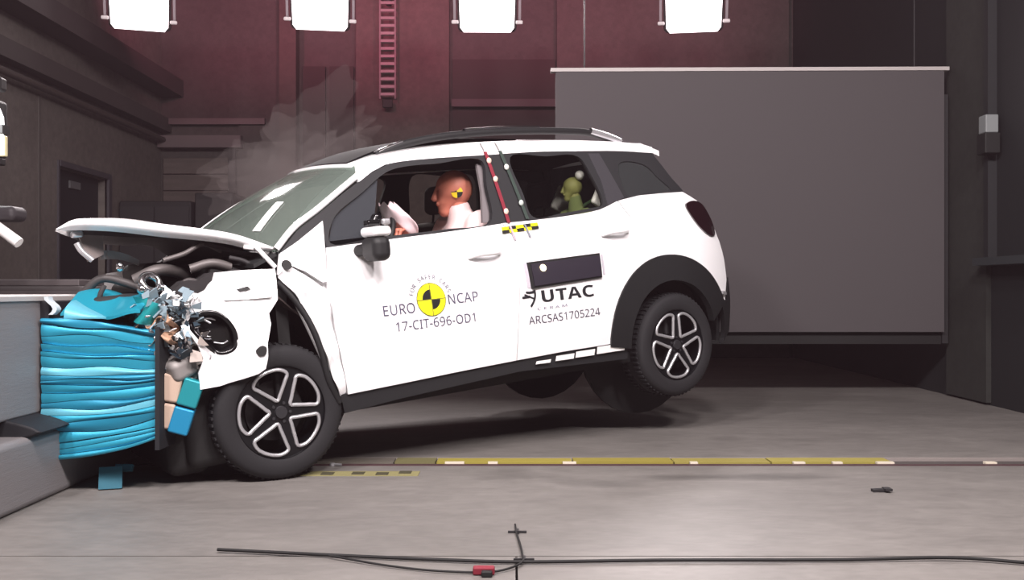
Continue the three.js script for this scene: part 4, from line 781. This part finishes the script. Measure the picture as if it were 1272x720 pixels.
  bp('torn_foil', M(sheet((s, t) => [-1.68 + 0.16 * s, 0.8 - 0.12 * t + 0.02 * Math.sin(12 * s), -4.36 - 0.06 * Math.sin(9 * t + 4 * s)], 12, 8, 0.008, [0, 0, -1])), mat(0xb28f76, 0.7));
  tag(mesh('barrier_scrap', M(box(0.1, 0.1, 0.015, 0, 0.06, 0).rotateX(-0.3).rotateY(0.3), box(0.08, 0.03, 0.02, 0.03, 0.12, -0.03).rotateX(-0.5)).translate(-1.83, -0.006, -4.4), mat(0x17596b, 0.6, 0.1)), 'torn teal scrap of barrier cladding standing on the floor under the barrier', 'debris');
}

// ------------------------------------------------------------------ gear at the left edge
{
  const s = thing('lamp_stand', 'black lamp stand with a glowing square lamp head at the left edge', 'lamp stand', [-3.86, 0, -7]);
  mesh('pole', cyl([0, 0.05, 0], [0, 2.3, 0], 0.03), T.black, s);
  for (const a of [0, 2.1, 4.2]) mesh('leg', cyl([0, 0.3, 0], [0.2 * Math.cos(a), 0.012, 0.2 * Math.sin(a)], 0.014), T.black, s);
  mesh('lamp_housing', box(0.3, 0.42, 0.16, 0.0, 2.08, -0.04, 0.03), T.black, s);
  const lamp = mesh('lamp_lens', sheet((a, c) => [-0.1 + (0.3 - 0.1 * Math.abs(2 * c - 1) ** 3) * a, 1.9 + 0.38 * c, 0.055], 6, 6, 0.02, [0, 0, -1]), mat(0xffffff, 0.4, 0, { emissive: 0xffffff, emissiveIntensity: 2 }), s);
  const pl = new THREE.PointLight(0xffffff, 1.2); pl.position.set(0.08, 2.1, 0.2); pl.name = 'lamp_light'; s.add(pl);
  mesh('clamp', M(box(0.05, 0.06, 0.1, 0.2, 2.06, 0.06), box(0.06, 0.1, 0.1, 0.17, 2.39, 0.04, 0.02), box(0.05, 0.05, 0.08, 0.18, 1.83, 0.06, 0.01)), T.black, s);
  mesh('lamp_tube', box(0.05, 0.15, 0.04, 0.21, 1.94, 0.07, 0.01), mat(0xe6dcae, 0.5), s);
  const c = thing('camera_crane', 'dark camera crane arm with white diagonal tube at the left edge', 'camera crane', [-3.84, 0, -6.45]);
  mesh('column', M(cyl([0, 0.03, 0], [0, 1.4, 0], 0.06), cyl([0, 0, 0], [0, 0.04, 0], 0.2, 0.18, 28)), T.black, c);
  mesh('arm_tube', cyl([0.12, 1.55, 0.03], [0.58, 1.22, 0.06], 0.036), T.white, c);
  mesh('camera_head', M(box(0.34, 0.1, 0.2, 0.37, 1.42, -0.05, 0.04).rotateZ(0), cyl([0, 1.38, 0], [0.3, 1.42, -0.05], 0.04)), mat(0x2c282c, 0.6), c);
  mesh('handle', box(0.2, 0.055, 0.06, 0.32, 1.525, 0.05, 0.015), T.white, c);
  const t = thing('tool_trolley', 'low dark equipment trolley behind the barrier at the left', 'trolley', [-3.7, 0, -7.5]);
  mesh('cabinet', box(1.0, 0.82, 0.6, 0, 0.53, 0, 0.03), mat(0x3a3536, 0.7), t);
  for (const [x, z] of [[-0.4, -0.22], [0.4, -0.22], [-0.4, 0.22], [0.4, 0.22]]) mesh('caster', new THREE.CylinderGeometry(0.06, 0.06, 0.04, 16).rotateZ(Math.PI / 2).translate(x, 0.06, z), T.black, t);
  for (const y of [0.35, 0.6, 0.82]) mesh('drawer', box(0.94, 0.2, 0.02, 0, y - 0.02, 0.305, 0.006), mat(0x423c3d, 0.7), t);
  mesh('lid_tray', box(0.9, 0.05, 0.5, 0, 0.965, 0, 0.01), mat(0x5a5455, 0.6), t);
}
// thin smoke drifting up behind the crushed hood: soft veils of one smoke cloud
{
  const veil = mat(0xb8adac, 1, 0, { transparent: true, opacity: 0.045, depthWrite: false, side: THREE.DoubleSide });
  const puffs = [];
  for (const [x, y, w, h, tilt, k] of [[-2.0, 1.8, 0.5, 0.3, 0.45, 1], [-1.9, 1.95, 0.62, 0.26, 0.6, 2], [-1.75, 2.05, 0.45, 0.36, 0.35, 3], [-2.1, 1.75, 0.42, 0.4, 0.8, 4], [-1.8, 2.1, 0.75, 0.4, 0.5, 5], [-1.95, 1.95, 0.45, 0.22, 0.3, 6]]) {
    const g = new THREE.CircleGeometry(1, 90), p = g.attributes.position;   // a curling wisp: ragged outline, bowed in depth
    for (let j = 0; j < p.count; j++) { const X = p.getX(j), Y = p.getY(j), a = Math.atan2(Y, X), q = 1 + 0.2 * Math.sin(3 * a + k) + 0.12 * Math.sin(7 * a - 2 * k) + 0.08 * Math.sin(17 * a + k * k); p.setXYZ(j, X * q * w, Y * q * h, 0.15 * Math.sin(3 * X + k) + 0.1 * Y); }
    g.computeVertexNormals();
    puffs.push(g.rotateZ(tilt).translate(x, y, -8.8 + 0.12 * k));
  }
  tag(mesh('smoke', M(puffs), veil), 'thin pale smoke drifting up behind the windshield and hood', 'smoke', null, 'stuff');
}
renderer.render(scene, camera);
